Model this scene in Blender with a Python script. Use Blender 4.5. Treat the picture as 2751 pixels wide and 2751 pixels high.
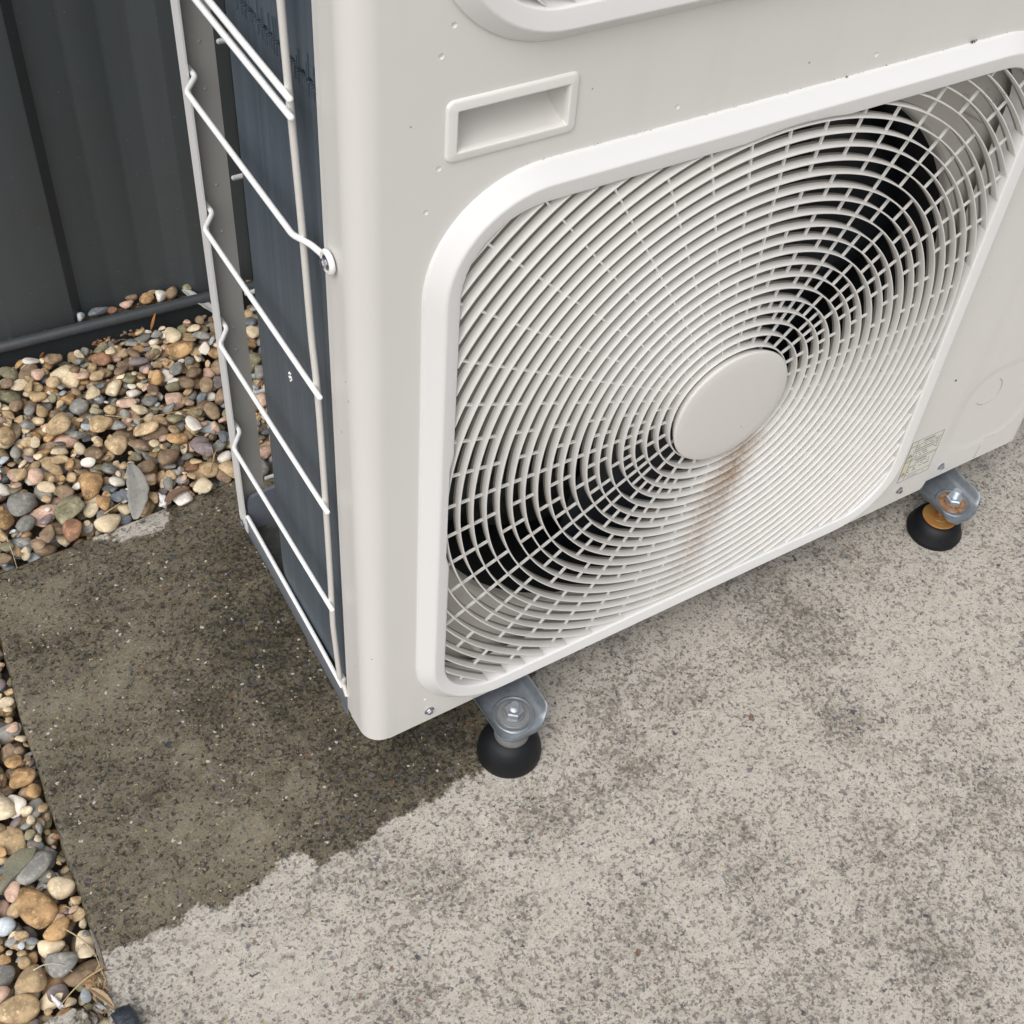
import bpy, bmesh, math, random
import numpy as np
from mathutils import Vector, Matrix
from mathutils.geometry import delaunay_2d_cdt
PI = math.pi
random.seed(7); RNG = np.random.default_rng(11)
scene = bpy.context.scene
for o in list(bpy.data.objects): bpy.data.objects.remove(o)

# ------------------------------------------------------------------ camera
cam_d = bpy.data.cameras.new('camera'); cam = bpy.data.objects.new('camera', cam_d)
scene.collection.objects.link(cam); scene.camera = cam
cam_d.sensor_fit = 'HORIZONTAL'; cam_d.sensor_width = 36; cam_d.lens = 46.467
cam_d.shift_x = -0.08461; cam_d.shift_y = -0.04305
cam_d.clip_start = 0.02; cam_d.clip_end = 200
Rr = Vector((0.8347, -0.5398, 0.1094)); Rf = Vector((0.4376, 0.5295, -0.7267)).normalized()
Rr = (Rr - Rf*Rr.dot(Rf)).normalized(); Ru = Rr.cross(Rf)
M = Matrix(((Rr.x, Ru.x, -Rf.x), (Rr.y, Ru.y, -Rf.y), (Rr.z, Ru.z, -Rf.z))).to_4x4()
M.translation = Vector((-0.2871, -0.6256, 1.2145)); cam.matrix_world = M

# ------------------------------------------------------------------ world, sun, exposure
SUN_EL, SUN_AZ = math.radians(54), math.radians(235)   # azimuth clockwise from +Y
world = bpy.data.worlds.new('World'); scene.world = world; world.use_nodes = True
wn = world.node_tree; wn.nodes.clear()
sky = wn.nodes.new('ShaderNodeTexSky'); sky.sky_type = 'NISHITA'; sky.sun_disc = False
sky.sun_elevation = SUN_EL; sky.sun_rotation = SUN_AZ; sky.air_density = 1.0; sky.dust_density = 4.0; sky.ozone_density = 1.0
hs = wn.nodes.new('ShaderNodeHueSaturation'); hs.inputs['Saturation'].default_value = 0.26
bg = wn.nodes.new('ShaderNodeBackground'); bg.inputs['Strength'].default_value = 0.110
wo = wn.nodes.new('ShaderNodeOutputWorld')
wn.links.new(sky.outputs[0], hs.inputs['Color']); wn.links.new(hs.outputs[0], bg.inputs[0]); wn.links.new(bg.outputs[0], wo.inputs[0])
sun_d = bpy.data.lights.new('sun', 'SUN'); sun_d.energy = 1.35; sun_d.angle = math.radians(70); sun_d.color = (1, 0.985, 0.97)
sun = bpy.data.objects.new('sun', sun_d); scene.collection.objects.link(sun)
sd = Vector((math.sin(SUN_AZ)*math.cos(SUN_EL), math.cos(SUN_AZ)*math.cos(SUN_EL), math.sin(SUN_EL)))
sun.rotation_euler = sd.to_track_quat('Z', 'Y').to_euler(); sun.location = sd*5
vs = scene.view_settings
vs.view_transform = 'Standard'; vs.look = 'None'; vs.gamma = 1; vs.use_curve_mapping = False; vs.exposure = 0.38

# ------------------------------------------------------------------ helpers
COL = scene.collection
def tag(o, **k):
    for a, b in k.items(): o[a] = b
    return o
def empty(name, loc=(0, 0, 0), **k):
    o = bpy.data.objects.new(name, None); COL.objects.link(o); o.location = loc; o.empty_display_size = .05
    return tag(o, **k)
def obj(name, bm, mat, parent=None, smooth=None, **k):
    me = bpy.data.meshes.new(name)
    if isinstance(bm, bmesh.types.BMesh):
        bm.to_mesh(me); bm.free()
    else:
        me.from_pydata([tuple(map(float, v)) for v in bm[0]], [], bm[1]); me.update()
    for m in (mat if isinstance(mat, (list, tuple)) else [mat]): me.materials.append(m)
    if smooth is not None:
        me.polygons.foreach_set('use_smooth', [True]*len(me.polygons))
        if smooth < 180: me.set_sharp_from_angle(angle=math.radians(smooth))
    o = bpy.data.objects.new(name, me); COL.objects.link(o)
    if parent is not None: o.parent = parent
    return tag(o, **k)
def recalc(bm):
    bmesh.ops.recalc_face_normals(bm, faces=bm.faces); return bm
def box(bm, x0, x1, y0, y1, z0, z1, bev=0, seg=1):
    r = bmesh.ops.create_cube(bm, size=1)
    for v in r['verts']:
        v.co = Vector(((x0+x1)/2+v.co.x*(x1-x0), (y0+y1)/2+v.co.y*(y1-y0), (z0+z1)/2+v.co.z*(z1-z0)))
    if bev:
        es = list({e for v in r['verts'] for e in v.link_edges})
        bmesh.ops.bevel(bm, geom=es, offset=bev, segments=seg, affect='EDGES', profile=.5)
    return bm
def catmull(pts, n=6):
    pts = [Vector(p) for p in pts]; out = []
    P = [pts[0]*2-pts[1]]+pts+[pts[-1]*2-pts[-2]]
    for i in range(1, len(P)-2):
        for k in range(n):
            t = k/n; a, b, c, d = P[i-1], P[i], P[i+1], P[i+2]
            out.append(.5*((2*b)+(c-a)*t+(2*a-5*b+4*c-d)*t*t+(3*b-a-3*c+d)*t**3))
    out.append(pts[-1]); return out
def fillet(pts, r, n=5):
    pts = [Vector(p) for p in pts]; out = [pts[0]]
    for i in range(1, len(pts)-1):
        a, b, c = pts[i-1], pts[i], pts[i+1]
        u = (a-b); v = (c-b); d = min(r, u.length*.45, v.length*.45)
        p, q = b+u.normalized()*d, b+v.normalized()*d
        for k in range(n+1):
            t = k/n; out.append((1-t)**2*p+2*t*(1-t)*b+t*t*q)
    out.append(pts[-1]); return out
def tube(bm, pts, r, seg=10, round_end=True, rs=None, closed=False):
    pts = [Vector(p) for p in pts]; n = len(pts); rings = []
    up = Vector((0, 0, 1))
    t0 = (pts[1]-pts[0]).normalized()
    nrm = (up-t0*up.dot(t0)) if abs(t0.z) < .9 else Vector((1, 0, 0))-t0*t0.x
    nrm.normalize()
    def ring(c, nr, t, rad):
        b = t.cross(nr)
        return [bm.verts.new(c+(nr*math.cos(2*PI*k/seg)+b*math.sin(2*PI*k/seg))*rad) for k in range(seg)]
    for i in range(n):
        if closed: t = (pts[(i+1) % n]-pts[i-1]).normalized()
        elif i == 0: t = t0
        elif i == n-1: t = (pts[-1]-pts[-2]).normalized()
        else: t = ((pts[i]-pts[i-1]).normalized()+(pts[i+1]-pts[i]).normalized()).normalized()
        nrm = (nrm-t*nrm.dot(t)).normalized()
        rad = rs[i] if rs else r
        if i == 0 and round_end and not closed:
            for a in (.12, .45, .8): rings.append(ring(pts[0]-t*rad*.75*math.cos(a*PI/2), nrm, t, rad*math.sin(a*PI/2)))
        rings.append(ring(pts[i], nrm, t, rad))
        if i == n-1 and round_end and not closed:
            for a in (.8, .45, .12): rings.append(ring(pts[-1]+t*rad*.75*math.cos(a*PI/2), nrm, t, rad*math.sin(a*PI/2)))
    m = len(rings)
    for i in range(m if closed else m-1):
        A, B = rings[i], rings[(i+1) % m]
        for k in range(seg): bm.faces.new((A[k], A[(k+1) % seg], B[(k+1) % seg], B[k]))
    if not closed:
        bm.faces.new(rings[0][::-1]); bm.faces.new(rings[-1])
    return bm
def lathe(bm, prof, seg=40, org=(0, 0, 0), axis='Z', cap0=True, cap1=True):
    """prof: (r, h). axis Z: up; axis Y: h runs along +y"""
    rings = []; o = Vector(org)
    for r, h in prof:
        R = []
        for k in range(seg):
            a = 2*PI*k/seg
            if axis == 'Z': p = Vector((r*math.cos(a), r*math.sin(a), h))
            elif axis == 'Y': p = Vector((r*math.cos(a), h, r*math.sin(a)))
            else: p = Vector((h, r*math.cos(a), r*math.sin(a)))
            R.append(bm.verts.new(o+p))
        rings.append(R)
    for i in range(len(rings)-1):
        for k in range(seg):
            bm.faces.new((rings[i][k], rings[i][(k+1) % seg], rings[i+1][(k+1) % seg], rings[i+1][k]))
    if cap0: bm.faces.new(rings[0][::-1])
    if cap1: bm.faces.new(rings[-1])
    return bm
def hexprism(bm, c, r, h, axis='Z', rot=0.2, cham=.15):
    return lathe_hex(bm, c, r, h, axis, rot, cham)
def lathe_hex(bm, c, r, h, axis, rot, cham):
    c = Vector(c); rings = []
    for rr, hh in ((r, 0), (r, h*(1-cham*1.2)), (r*(1-cham), h)):
        R = []
        for k in range(6):
            a = rot+k*PI/3; u, v = rr*math.cos(a), rr*math.sin(a)
            p = {'Z': Vector((u, v, hh)), 'Y': Vector((u, -hh, v)), 'X': Vector((-hh, u, v))}[axis]
            R.append(bm.verts.new(c+p))
        rings.append(R)
    for i in range(2):
        for k in range(6): bm.faces.new((rings[i][k], rings[i][(k+1) % 6], rings[i+1][(k+1) % 6], rings[i+1][k]))
    bm.faces.new(rings[0][::-1]); bm.faces.new(rings[-1]); return bm
def fill2d(outer, holes, plane_y, flip=False):
    """triangulated flat sheet in the XZ plane at y = plane_y, with holes"""
    pts = []; edges = []
    def add(l):
        i0 = len(pts); pts.extend([Vector((p[0], p[1])) for p in l]); n = len(l)
        edges.extend([(i0+i, i0+(i+1) % n) for i in range(n)])
    add(outer)
    for h in holes: add(h)
    v, e, f, *_ = delaunay_2d_cdt(pts, edges, [], 0, 1e-7)
    def inside(p, poly):
        c = False; j = len(poly)-1
        for i in range(len(poly)):
            if (poly[i][1] > p[1]) != (poly[j][1] > p[1]) and p[0] < (poly[j][0]-poly[i][0])*(p[1]-poly[i][1])/(poly[j][1]-poly[i][1])+poly[i][0]: c = not c
            j = i
        return c
    F = []
    for t in f:
        cx = sum(v[i].x for i in t)/len(t); cz = sum(v[i].y for i in t)/len(t)
        if inside((cx, cz), outer) and not any(inside((cx, cz), h) for h in holes): F.append(tuple(t) if not flip else tuple(t)[::-1])
    return [(p.x, plane_y, p.y) for p in v], F
def rrect(cx, cz, hx, hz, r, n=10):
    out = []
    for sx, sz, a0 in ((1, 1, 0), (-1, 1, PI/2), (-1, -1, PI), (1, -1, 1.5*PI)):
        for k in range(n+1):
            a = a0+k*PI/2/n; out.append((cx+sx*(hx-r)+r*math.cos(a), cz+sz*(hz-r)+r*math.sin(a)))
    return out
def loops_mesh(loops, closed=True):
    V = []; F = []; n = len(loops[0])
    for l in loops: V.extend(l)
    for i in range(len(loops)-1):
        for k in range(n if closed else n-1):
            a = i*n+k; b = i*n+(k+1) % n; F.append((a, b, b+n, a+n))
    return V, F

# ------------------------------------------------------------------ materials
class N:
    def __init__(s, name):
        s.m = bpy.data.materials.new(name); s.m.use_nodes = True; s.t = s.m.node_tree; s.t.nodes.clear()
        s.o = s.t.nodes.new('ShaderNodeOutputMaterial'); s.b = s.t.nodes.new('ShaderNodeBsdfPrincipled'); s.L(s.b.outputs[0], s.o.inputs[0])
    def L(s, a, b): s.t.links.new(a, b)
    def n(s, typ, **k):
        x = s.t.nodes.new(typ)
        for a, b in k.items():
            if a in x.inputs: x.inputs[a].default_value = b
            else: setattr(x, a, b)
        return x
    def pos(s): return s.n('ShaderNodeNewGeometry').outputs['Position']
    def obj(s): return s.n('ShaderNodeTexCoord').outputs['Object']
    def scale(s, v, sc):
        x = s.n('ShaderNodeVectorMath', operation='MULTIPLY'); s.L(v, x.inputs[0]); x.inputs[1].default_value = sc; return x.outputs[0]
    def noise(s, v, sc, det=4, rough=.55, dist=0, out='Fac'):
        x = s.n('ShaderNodeTexNoise'); s.L(v, x.inputs['Vector']); x.inputs['Scale'].default_value = sc
        x.inputs['Detail'].default_value = det; x.inputs['Roughness'].default_value = rough; x.inputs['Distortion'].default_value = dist
        return x.outputs[out]
    def vor(s, v, sc, rand=1, feature='F1'):
        x = s.n('ShaderNodeTexVoronoi', feature=feature); s.L(v, x.inputs['Vector']); x.inputs['Scale'].default_value = sc
        x.inputs['Randomness'].default_value = rand; return x
    def ramp(s, v, stops, interp='LINEAR'):
        x = s.n('ShaderNodeValToRGB'); s.L(v, x.inputs[0]); r = x.color_ramp; r.interpolation = interp
        while len(r.elements) < len(stops): r.elements.new(.5)
        for e, (p, c) in zip(r.elements, stops):
            e.position = p; e.color = (c, c, c, 1) if isinstance(c, (int, float)) else (*c, 1)
        return x.outputs[0]
    def math(s, op, a, b=None, clamp=False):
        x = s.n('ShaderNodeMath', operation=op, use_clamp=clamp)
        for i, q in enumerate((a, b)):
            if q is None: continue
            if isinstance(q, (int, float)): x.inputs[i].default_value = q
            else: s.L(q, x.inputs[i])
        return x.outputs[0]
    def mix(s, f, a, b, blend='MIX'):
        x = s.n('ShaderNodeMix', data_type='RGBA', blend_type=blend)
        for i, q in ((0, f), (6, a), (7, b)):
            if isinstance(q, (int, float)): x.inputs[i].default_value = q if i == 0 else (q, q, q, 1)
            elif isinstance(q, tuple): x.inputs[i].default_value = (*q, 1)
            else: s.L(q, x.inputs[i])
        return x.outputs[2]
    def bump(s, h, st, dist=.001, prev=None):
        x = s.n('ShaderNodeBump'); x.inputs['Strength'].default_value = st; x.inputs['Distance'].default_value = dist
        s.L(h, x.inputs['Height'])
        if prev is not None: s.L(prev, x.inputs['Normal'])
        s.L(x.outputs[0], s.b.inputs['Normal']); return x.outputs[0]
    def set(s, **k):
        for a, b in k.items():
            a = {'color': 'Base Color', 'rough': 'Roughness', 'metal': 'Metallic', 'spec': 'Specular IOR Level', 'coat': 'Coat Weight', 'trans': 'Transmission Weight'}[a]
            if isinstance(b, (int, float)): s.b.inputs[a].default_value = b
            elif isinstance(b, tuple): s.b.inputs[a].default_value = (*b, 1)
            else: s.L(b, s.b.inputs[a])
        return s

def paint(name, col, rough=.38, grime=.06, spec=.45, dirt=None, streak=True, peel=.12):
    s = N(name); p = s.pos()
    big = s.noise(p, 3.5, 5, .6)
    st = s.noise(s.scale(p, (30, 30, 1.4)), 1, 4, .6)
    speck = s.vor(p, 150); rv = s.n('ShaderNodeSeparateColor'); s.L(speck.outputs['Color'], rv.inputs[0])
    few = s.math('MULTIPLY', s.math('GREATER_THAN', rv.outputs[0], .994), s.math('LESS_THAN', speck.outputs['Distance'], .16))
    c = s.mix(s.ramp(big, [(.35, 0), (.75, grime)]), col, (col[0]*.62, col[1]*.58, col[2]*.5))
    if streak: c = s.mix(s.ramp(st, [(.5, 0), (.8, grime*.9)]), c, (col[0]*.6, col[1]*.58, col[2]*.52))
    c = s.mix(s.math('MULTIPLY', few, .55), c, (.16, .13, .1))
    if dirt: c = dirt(s, p, c)
    s.set(color=c, rough=s.ramp(big, [(.3, rough-.05), (.8, rough+.1)]), spec=spec)
    if peel: s.bump(s.noise(p, 900, 2, .5), peel, .0003)
    return s.m

CREAM = (.728, .712, .680)
def streak_dirt(s, p, c):
    # run-off stain below the fan cap: brown dust lying on the blades, strongest just under the cap
    sx = s.n('ShaderNodeSeparateXYZ'); s.L(p, sx.inputs[0])
    z = sx.outputs[2]
    cx = s.math('ADD', s.math('MULTIPLY', z, .22), .318)
    cx = s.math('ADD', cx, s.math('MULTIPLY', s.noise(p, 12, 3, .5), .02))
    d = s.math('ABSOLUTE', s.math('SUBTRACT', sx.outputs[0], cx))
    w = s.ramp(d, [(0.0, 1), (.014, .72), (.033, 0)])
    h = s.ramp(z, [(.08, 0), (.13, .18), (.22, .6), (.27, 1), (.318, .8), (.328, 0)])
    n1 = s.ramp(s.noise(p, 60, 5, .7), [(.36, 0), (.62, 1)])
    n2 = s.ramp(s.noise(p, 260, 4, .75), [(.50, 0), (.60, 1)])
    m = s.math('MULTIPLY', s.math('MULTIPLY', w, h), s.math('ADD', .42, s.math('MULTIPLY', n1, .5)))
    c = s.mix(m, c, (.36, .25, .15))
    c = s.mix(s.math('MULTIPLY', s.math('MULTIPLY', s.math('MULTIPLY', w, h), n2), .55), c, (.12, .07, .035))
    return c
M_panel = paint('cream_paint', CREAM, .33, .10, peel=.10)
M_bezel = paint('bezel_plastic', (.785, .78, .768), .34, .03, peel=0, streak=False)
M_grille = paint('grille_plastic', (.77, .755, .725), .36, .04, dirt=streak_dirt, peel=.05)
M_ringrear = paint('ring_rear_shade', (.34, .315, .28), .6, .3, streak=False)  # shade on the rear of the ring blades, painted as a darker colour
M_cap = paint('cap_plastic', (.68, .66, .625), .42, .05, streak=False)
M_wire = paint('white_coated_wire', (.87, .87, .86), .25, .03, peel=.08, streak=False)
M_wire2 = paint('cream_coated_wire', (.66, .64, .60), .3, .08, peel=.12, streak=False)
M_post_side = paint('post_paint', (.74, .735, .73), .4, .10)
M_plate = paint('inner_sheet', (.56, .54, .50), .45, .35)

def metal(name, col, rough=.42, metalv=.75, mott=.35, rust=0):
    s = N(name); p = s.pos()
    v = s.vor(p, 140); n1 = s.noise(p, 45, 5, .65)
    c = s.mix(s.ramp(n1, [(.3, 0), (.75, mott)]), col, (col[0]*.55, col[1]*.55, col[2]*.56))
    c = s.mix(s.ramp(v.outputs['Distance'], [(.2, 0), (.9, mott*.5)]), c, (min(1, col[0]*1.35), min(1, col[1]*1.35), min(1, col[2]*1.35)))
    mt = metalv
    if rust:
        r = s.ramp(s.noise(p, 90, 5, .7), [(.5-rust*.35, 0), (.62-rust*.2, 1)])
        rc = s.ramp(s.noise(p, 240, 4, .7), [(.3, (.10, .035, .012)), (.5, (.26, .105, .03)), (.7, (.42, .21, .07))])
        c = s.mix(r, c, rc); mt = s.math('MULTIPLY', s.math('SUBTRACT', 1, r), metalv)
    s.set(color=c, metal=mt, rough=s.ramp(n1, [(.3, rough-.08), (.8, rough+.15)]))
    s.bump(s.noise(p, 260, 4, .6), .25, .0006); return s.m
M_galv = metal('galvanised_steel', (.235, .26, .285), .40, .6, .7)
M_tray = metal('tray_steel', (.24, .265, .31), .5, .35, .3)
M_bolt = metal('zinc_bolt', (.40, .42, .45), .40, .8, .45)
M_bolt2 = metal('zinc_bolt_bright', (.50, .57, .63), .38, .8, .3)
M_washer = metal('dull_washer', (.30, .30, .30), .5, .6, .4)
M_rustw = metal('rusty_washer', (.36, .33, .30), .55, .5, .4, rust=.45)
M_rust = metal('orange_rust', (.30, .22, .12), .75, .1, .3, rust=.9)
def m_rustdisc():
    s = N('yellow_orange_rust'); p = s.pos(); n = s.noise(p, 55, 4, .6); n2 = s.noise(p, 420, 3, .6)
    c = s.mix(s.ramp(n, [(.35, 0), (.65, 1)]), (.34, .14, .03), (.34, .20, .06))
    c = s.mix(s.ramp(n2, [(.55, 0), (.75, .5)]), c, (.16, .06, .02)); s.set(color=c, rough=.6); return s.m
M_rustdisc = m_rustdisc()
M_screw = metal('zinc_screw', (.5, .5, .55), .22, .95, .3)

def m_rubber():
    s = N('black_rubber'); p = s.pos()
    d = s.ramp(s.noise(p, 40, 5, .7), [(.45, 0), (.8, .25)])
    s.set(color=s.mix(d, (.0065, .0075, .0095), (.030, .029, .028)), rough=.5, spec=.28)
    s.bump(s.noise(p, 500, 3), .2, .0004); return s.m
M_rubber = m_rubber()
def m_simple(name, col, rough=.6, metalv=0, spec=.4, var=.3, sc=30):
    s = N(name); p = s.pos()
    s.set(color=s.mix(s.ramp(s.noise(p, sc, 5, .65), [(.3, 0), (.75, var)]), col, tuple(c*.5 for c in col)), rough=rough, metal=metalv, spec=spec)
    return s.m
M_black = m_simple('fan_black', (.008, .009, .012), .45)
M_dark = m_simple('interior_dark', (.006, .007, .009), .8)
M_blade = m_simple('fan_blade_navy', (.006, .009, .014), .4)
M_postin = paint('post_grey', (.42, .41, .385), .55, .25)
def m_coil():
    s = N('coil_fins_slate'); p = s.pos()
    f = s.noise(s.scale(p, (420, 420, 2.2)), 1, 3, .6)
    f2 = s.noise(s.scale(p, (110, 110, 1.1)), 1, 5, .65)
    sc = s.ramp(s.noise(s.scale(p, (230, 230, 6)), 1, 3, .6), [(.655, 0), (.70, 1)])
    gate = s.ramp(s.noise(s.scale(p, (25, 25, 7)), 1, 3, .6), [(.48, 0), (.6, 1)])
    c = s.mix(s.ramp(f2, [(.3, 0), (.75, 1)]), (.062, .084, .106), (.108, .134, .160))
    c = s.mix(s.ramp(f, [(.4, 0), (.7, .30)]), c, (.046, .064, .083))
    c = s.mix(s.math('MULTIPLY', s.math('MULTIPLY', sc, gate), .85), c, (.006, .009, .013))
    wh = s.ramp(s.noise(p, 220, 3, .6), [(.76, 0), (.79, .5)])
    c = s.mix(wh, c, (.4, .42, .44))
    s.set(color=c, rough=.5, metal=.1, spec=.5)
    s.bump(f, .5, .0008); return s.m
M_coil = m_coil()
def m_tray_in():
    s = N('tray_floor_dirty'); p = s.pos()
    n = s.noise(p, 28, 6, .7); n2 = s.noise(p, 75, 5, .7)
    c = s.ramp(n, [(.3, (.022, .022, .018)), (.47, (.055, .056, .05)), (.62, (.12, .13, .14)), (.8, (.2, .215, .23))])
    c = s.mix(s.ramp(n2, [(.68, 0), (.74, .8)]), c, (.35, .38, .4))
    s.set(color=c, rough=.6); s.bump(n2, .4, .001); return s.m
M_trayin = m_tray_in()
def m_fence():
    s = N('charcoal_fence_steel'); p = s.pos()
    st = s.noise(s.scale(p, (26, 26, 1.3)), 1, 5, .65)
    c = s.mix(s.ramp(st, [(.45, 0), (.7, .55)]), (.064, .074, .078), (.050, .056, .057))
    lo = s.noise(p, 9, 4, .6)
    c = s.mix(s.ramp(lo, [(.5, 0), (.8, .5)]), c, (.062, .060, .053))
    d = s.vor(p, 260); rv = s.n('ShaderNodeSeparateColor'); s.L(d.outputs['Color'], rv.inputs[0])
    few = s.math('MULTIPLY', s.math('GREATER_THAN', rv.outputs[0], .975), s.math('LESS_THAN', d.outputs['Distance'], .22))
    c = s.mix(s.math('MULTIPLY', few, .6), c, (.2, .18, .15))
    s.set(color=c, rough=s.ramp(st, [(.3, .33), (.7, .5)]), spec=.4); s.bump(s.noise(p, 30, 3), .08, .002); return s.m
M_fence = m_fence()
def m_rail():
    s = N('charcoal_rail_steel'); p = s.pos()
    n = s.noise(p, 40, 5, .7)
    c = s.mix(s.ramp(n, [(.45, 0), (.75, .5)]), (.050, .057, .062), (.085, .084, .078))
    s.set(color=c, rough=.42, spec=.45); return s.m
M_rail = m_rail()

# concrete: signed distances (metres) to the two stain outlines are stored as vertex attributes
def m_concrete():
    s = N('exposed_concrete'); p = s.pos()
    aw = s.n('ShaderNodeAttribute', attribute_name='wet').outputs['Fac']
    st = s.n('ShaderNodeAttribute', attribute_name='stain').outputs['Fac']
    def nz(sc, det=4, rough=.6, seed=0.0, dist=0):
        off = s.n('ShaderNodeVectorMath', operation='ADD'); s.L(p, off.inputs[0]); off.inputs[1].default_value = (seed, -seed, seed*.3)
        return s.noise(off.outputs[0], sc, det, rough, dist)
    wob = s.math('MULTIPLY', s.math('SUBTRACT', nz(26, 8, .72), .5), .050)
    wob2 = s.math('MULTIPLY', s.math('SUBTRACT', nz(150, 4, .7), .5), .016)
    wet = s.math('ADD', s.math('ADD', aw, wob), wob2)
    wm = s.ramp(s.math('ADD', s.math('MULTIPLY', wet, 60), .5), [(.40, 0), (.62, 1)])
    fine = nz(330, 4, .72); mid = nz(30, 6, .72, 2.2)
    # blotch field: where grime and bare sand sit; the slab's own long-term stains are in the attribute
    blotch = s.math('ADD', s.math('MULTIPLY', s.math('SUBTRACT', nz(8.5, 7, .74, 5.0), .5), 1.25), s.math('MULTIPLY', st, s.mix(wm, .22, .24)))
    bl2 = s.math('ADD', blotch, s.math('MULTIPLY', s.math('SUBTRACT', nz(42, 6, .78, 9.0), .5), .95))
    dry = s.mix(s.ramp(mid, [(.36, 0), (.66, 1)]), (.405, .370, .322), (.485, .450, .398))
    dry = s.mix(s.ramp(nz(90, 5, .75, 3.3), [(.42, 0), (.64, .75)]), dry, (.55, .51, .45))
    dry = s.mix(s.ramp(s.math('ADD', bl2, .5), [(.50, 0), (.90, .55)]), dry, (.225, .20, .16))
    dry = s.mix(s.ramp(fine, [(.30, .5), (.50, 0)]), dry, (.24, .215, .18))
    wc = s.mix(s.ramp(mid, [(.36, 0), (.64, 1)]), (.096, .080, .052), (.172, .146, .102))
    wc = s.mix(s.ramp(nz(95, 6, .78, 3.3), [(.46, 0), (.64, .8)]), wc, (.195, .172, .125))
    wc = s.mix(s.ramp(s.math('ADD', bl2, .5), [(.46, 0), (.92, .68)]), wc, (.050, .041, .024))
    wc = s.mix(s.ramp(s.math('ADD', bl2, .5), [(.16, .75), (.44, 0)]), wc, (.215, .185, .135))
    wc = s.mix(s.ramp(nz(6.5, 5, .7, 20.0), [(.54, 0), (.70, .28)]), wc, (.085, .080, .040))
    c = s.mix(wm, dry, wc)
    # sand and grit flecks: thresholded noise whose density follows the blotches
    def fleck(c, sc, th, w, col, amt, seed, k=.16):
        v = s.math('ADD', nz(sc, 2.5, .6, seed), s.math('MULTIPLY', bl2, k))
        m = s.ramp(v, [(th, 0), (th+w, 1)])
        return s.mix(s.math('MULTIPLY', m, amt), c, col), m
    dk1 = s.mix(wm, (.135, .12, .095), (.028, .023, .014)); dk2 = s.mix(wm, (.085, .08, .075), (.018, .017, .014))
    c, f0 = fleck(c, 112, .570, .06, dk1, s.mix(wm, .44, .50), 1.3)
    c, f1 = fleck(c, 225, .562, .05, dk2, s.mix(wm, .60, .8), 4.1)
    c, f6 = fleck(c, 260, .600, .05, s.mix(wm, (.52, .48, .42), (.26, .235, .18)), s.mix(wm, .35, .65), 31.0, -.10)
    c, f2 = fleck(c, 380, .575, .06, dk1, .60, 6.7)
    c, f4 = fleck(c, 165, .640, .03, (.055, .060, .075), .72, 12.3, .08)
    c, f5 = fleck(c, 95, .700, .02, (.040, .046, .060), .85, 15.1, .05)
    c, f3 = fleck(c, 300, .655, .04, s.mix(wm, (.68, .65, .58), (.30, .27, .20)), .60, 8.9, -.12)
    def grains(c, sc, thr, rad, seed, pal, amt=1.0):
        off = s.n('ShaderNodeVectorMath', operation='ADD'); s.L(p, off.inputs[0]); off.inputs[1].default_value = (seed, seed*.7, 0)
        ds = s.n('ShaderNodeVectorMath', operation='ADD'); s.L(off.outputs[0], ds.inputs[0])
        nn = s.noise(off.outputs[0], sc*1.3, 2, .5, out='Color'); ns = s.scale(nn, (1.3/sc, 1.3/sc, 0)); s.L(ns, ds.inputs[1])
        v = s.vor(ds.outputs[0], sc); sep = s.n('ShaderNodeSeparateColor'); s.L(v.outputs['Color'], sep.inputs[0])
        rr = s.math('MULTIPLY', s.math('ADD', sep.outputs[1], .3), rad)
        m = s.math('MULTIPLY', s.math('GREATER_THAN', sep.outputs[0], thr), s.ramp(s.math('SUBTRACT', rr, v.outputs['Distance']), [(0, 0), (.06, 1)]))
        col = s.ramp(sep.outputs[2], pal, 'CONSTANT')
        return s.mix(s.math('MULTIPLY', m, amt), c, col)
    P2 = [(0, (.075, .082, .10)), (.4, (.12, .11, .105)), (.62, (.055, .062, .078)), (.78, (.18, .16, .14)), (.9, (.20, .10, .055)), (.96, (.13, .135, .15))]
    P3 = [(0, (.56, .52, .42)), (.45, (.64, .60, .50)), (.75, (.42, .34, .18)), (.9, (.50, .50, .48))]
    P4 = [(0, (.038, .044, .056)), (.5, (.07, .08, .10)), (.8, (.14, .07, .04)), (.9, (.17, .15, .13))]
    c = grains(c, 165, .80, .36, 5.3, P2, .66)
    c = grains(c, 215, .885, .30, 9.1, P3, .85)
    c = grains(c, 78, .955, .25, 7.7, P4, .8)
    rough = s.mix(wm, .85, s.ramp(mid, [(.3, .45), (.7, .72)]))
    s.set(color=c, rough=rough, spec=.3)
    hh = s.math('SUBTRACT', s.math('ADD', s.math('MULTIPLY', fine, .6), s.math('MULTIPLY', mid, .7)), s.math('MULTIPLY', s.math('ADD', f1, f0), .22))
    s.bump(hh, .6, .0026); return s.m
M_conc = m_concrete()
def m_soil():
    s = N('bed_sand'); p = s.pos()
    c = s.ramp(s.noise(p, 120, 5, .7), [(.3, (.05, .04, .03)), (.55, (.12, .095, .07)), (.75, (.22, .18, .13))])
    s.set(color=c, rough=.95); s.bump(s.noise(p, 260, 4), .8, .003); return s.m
M_soil = m_soil()

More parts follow.
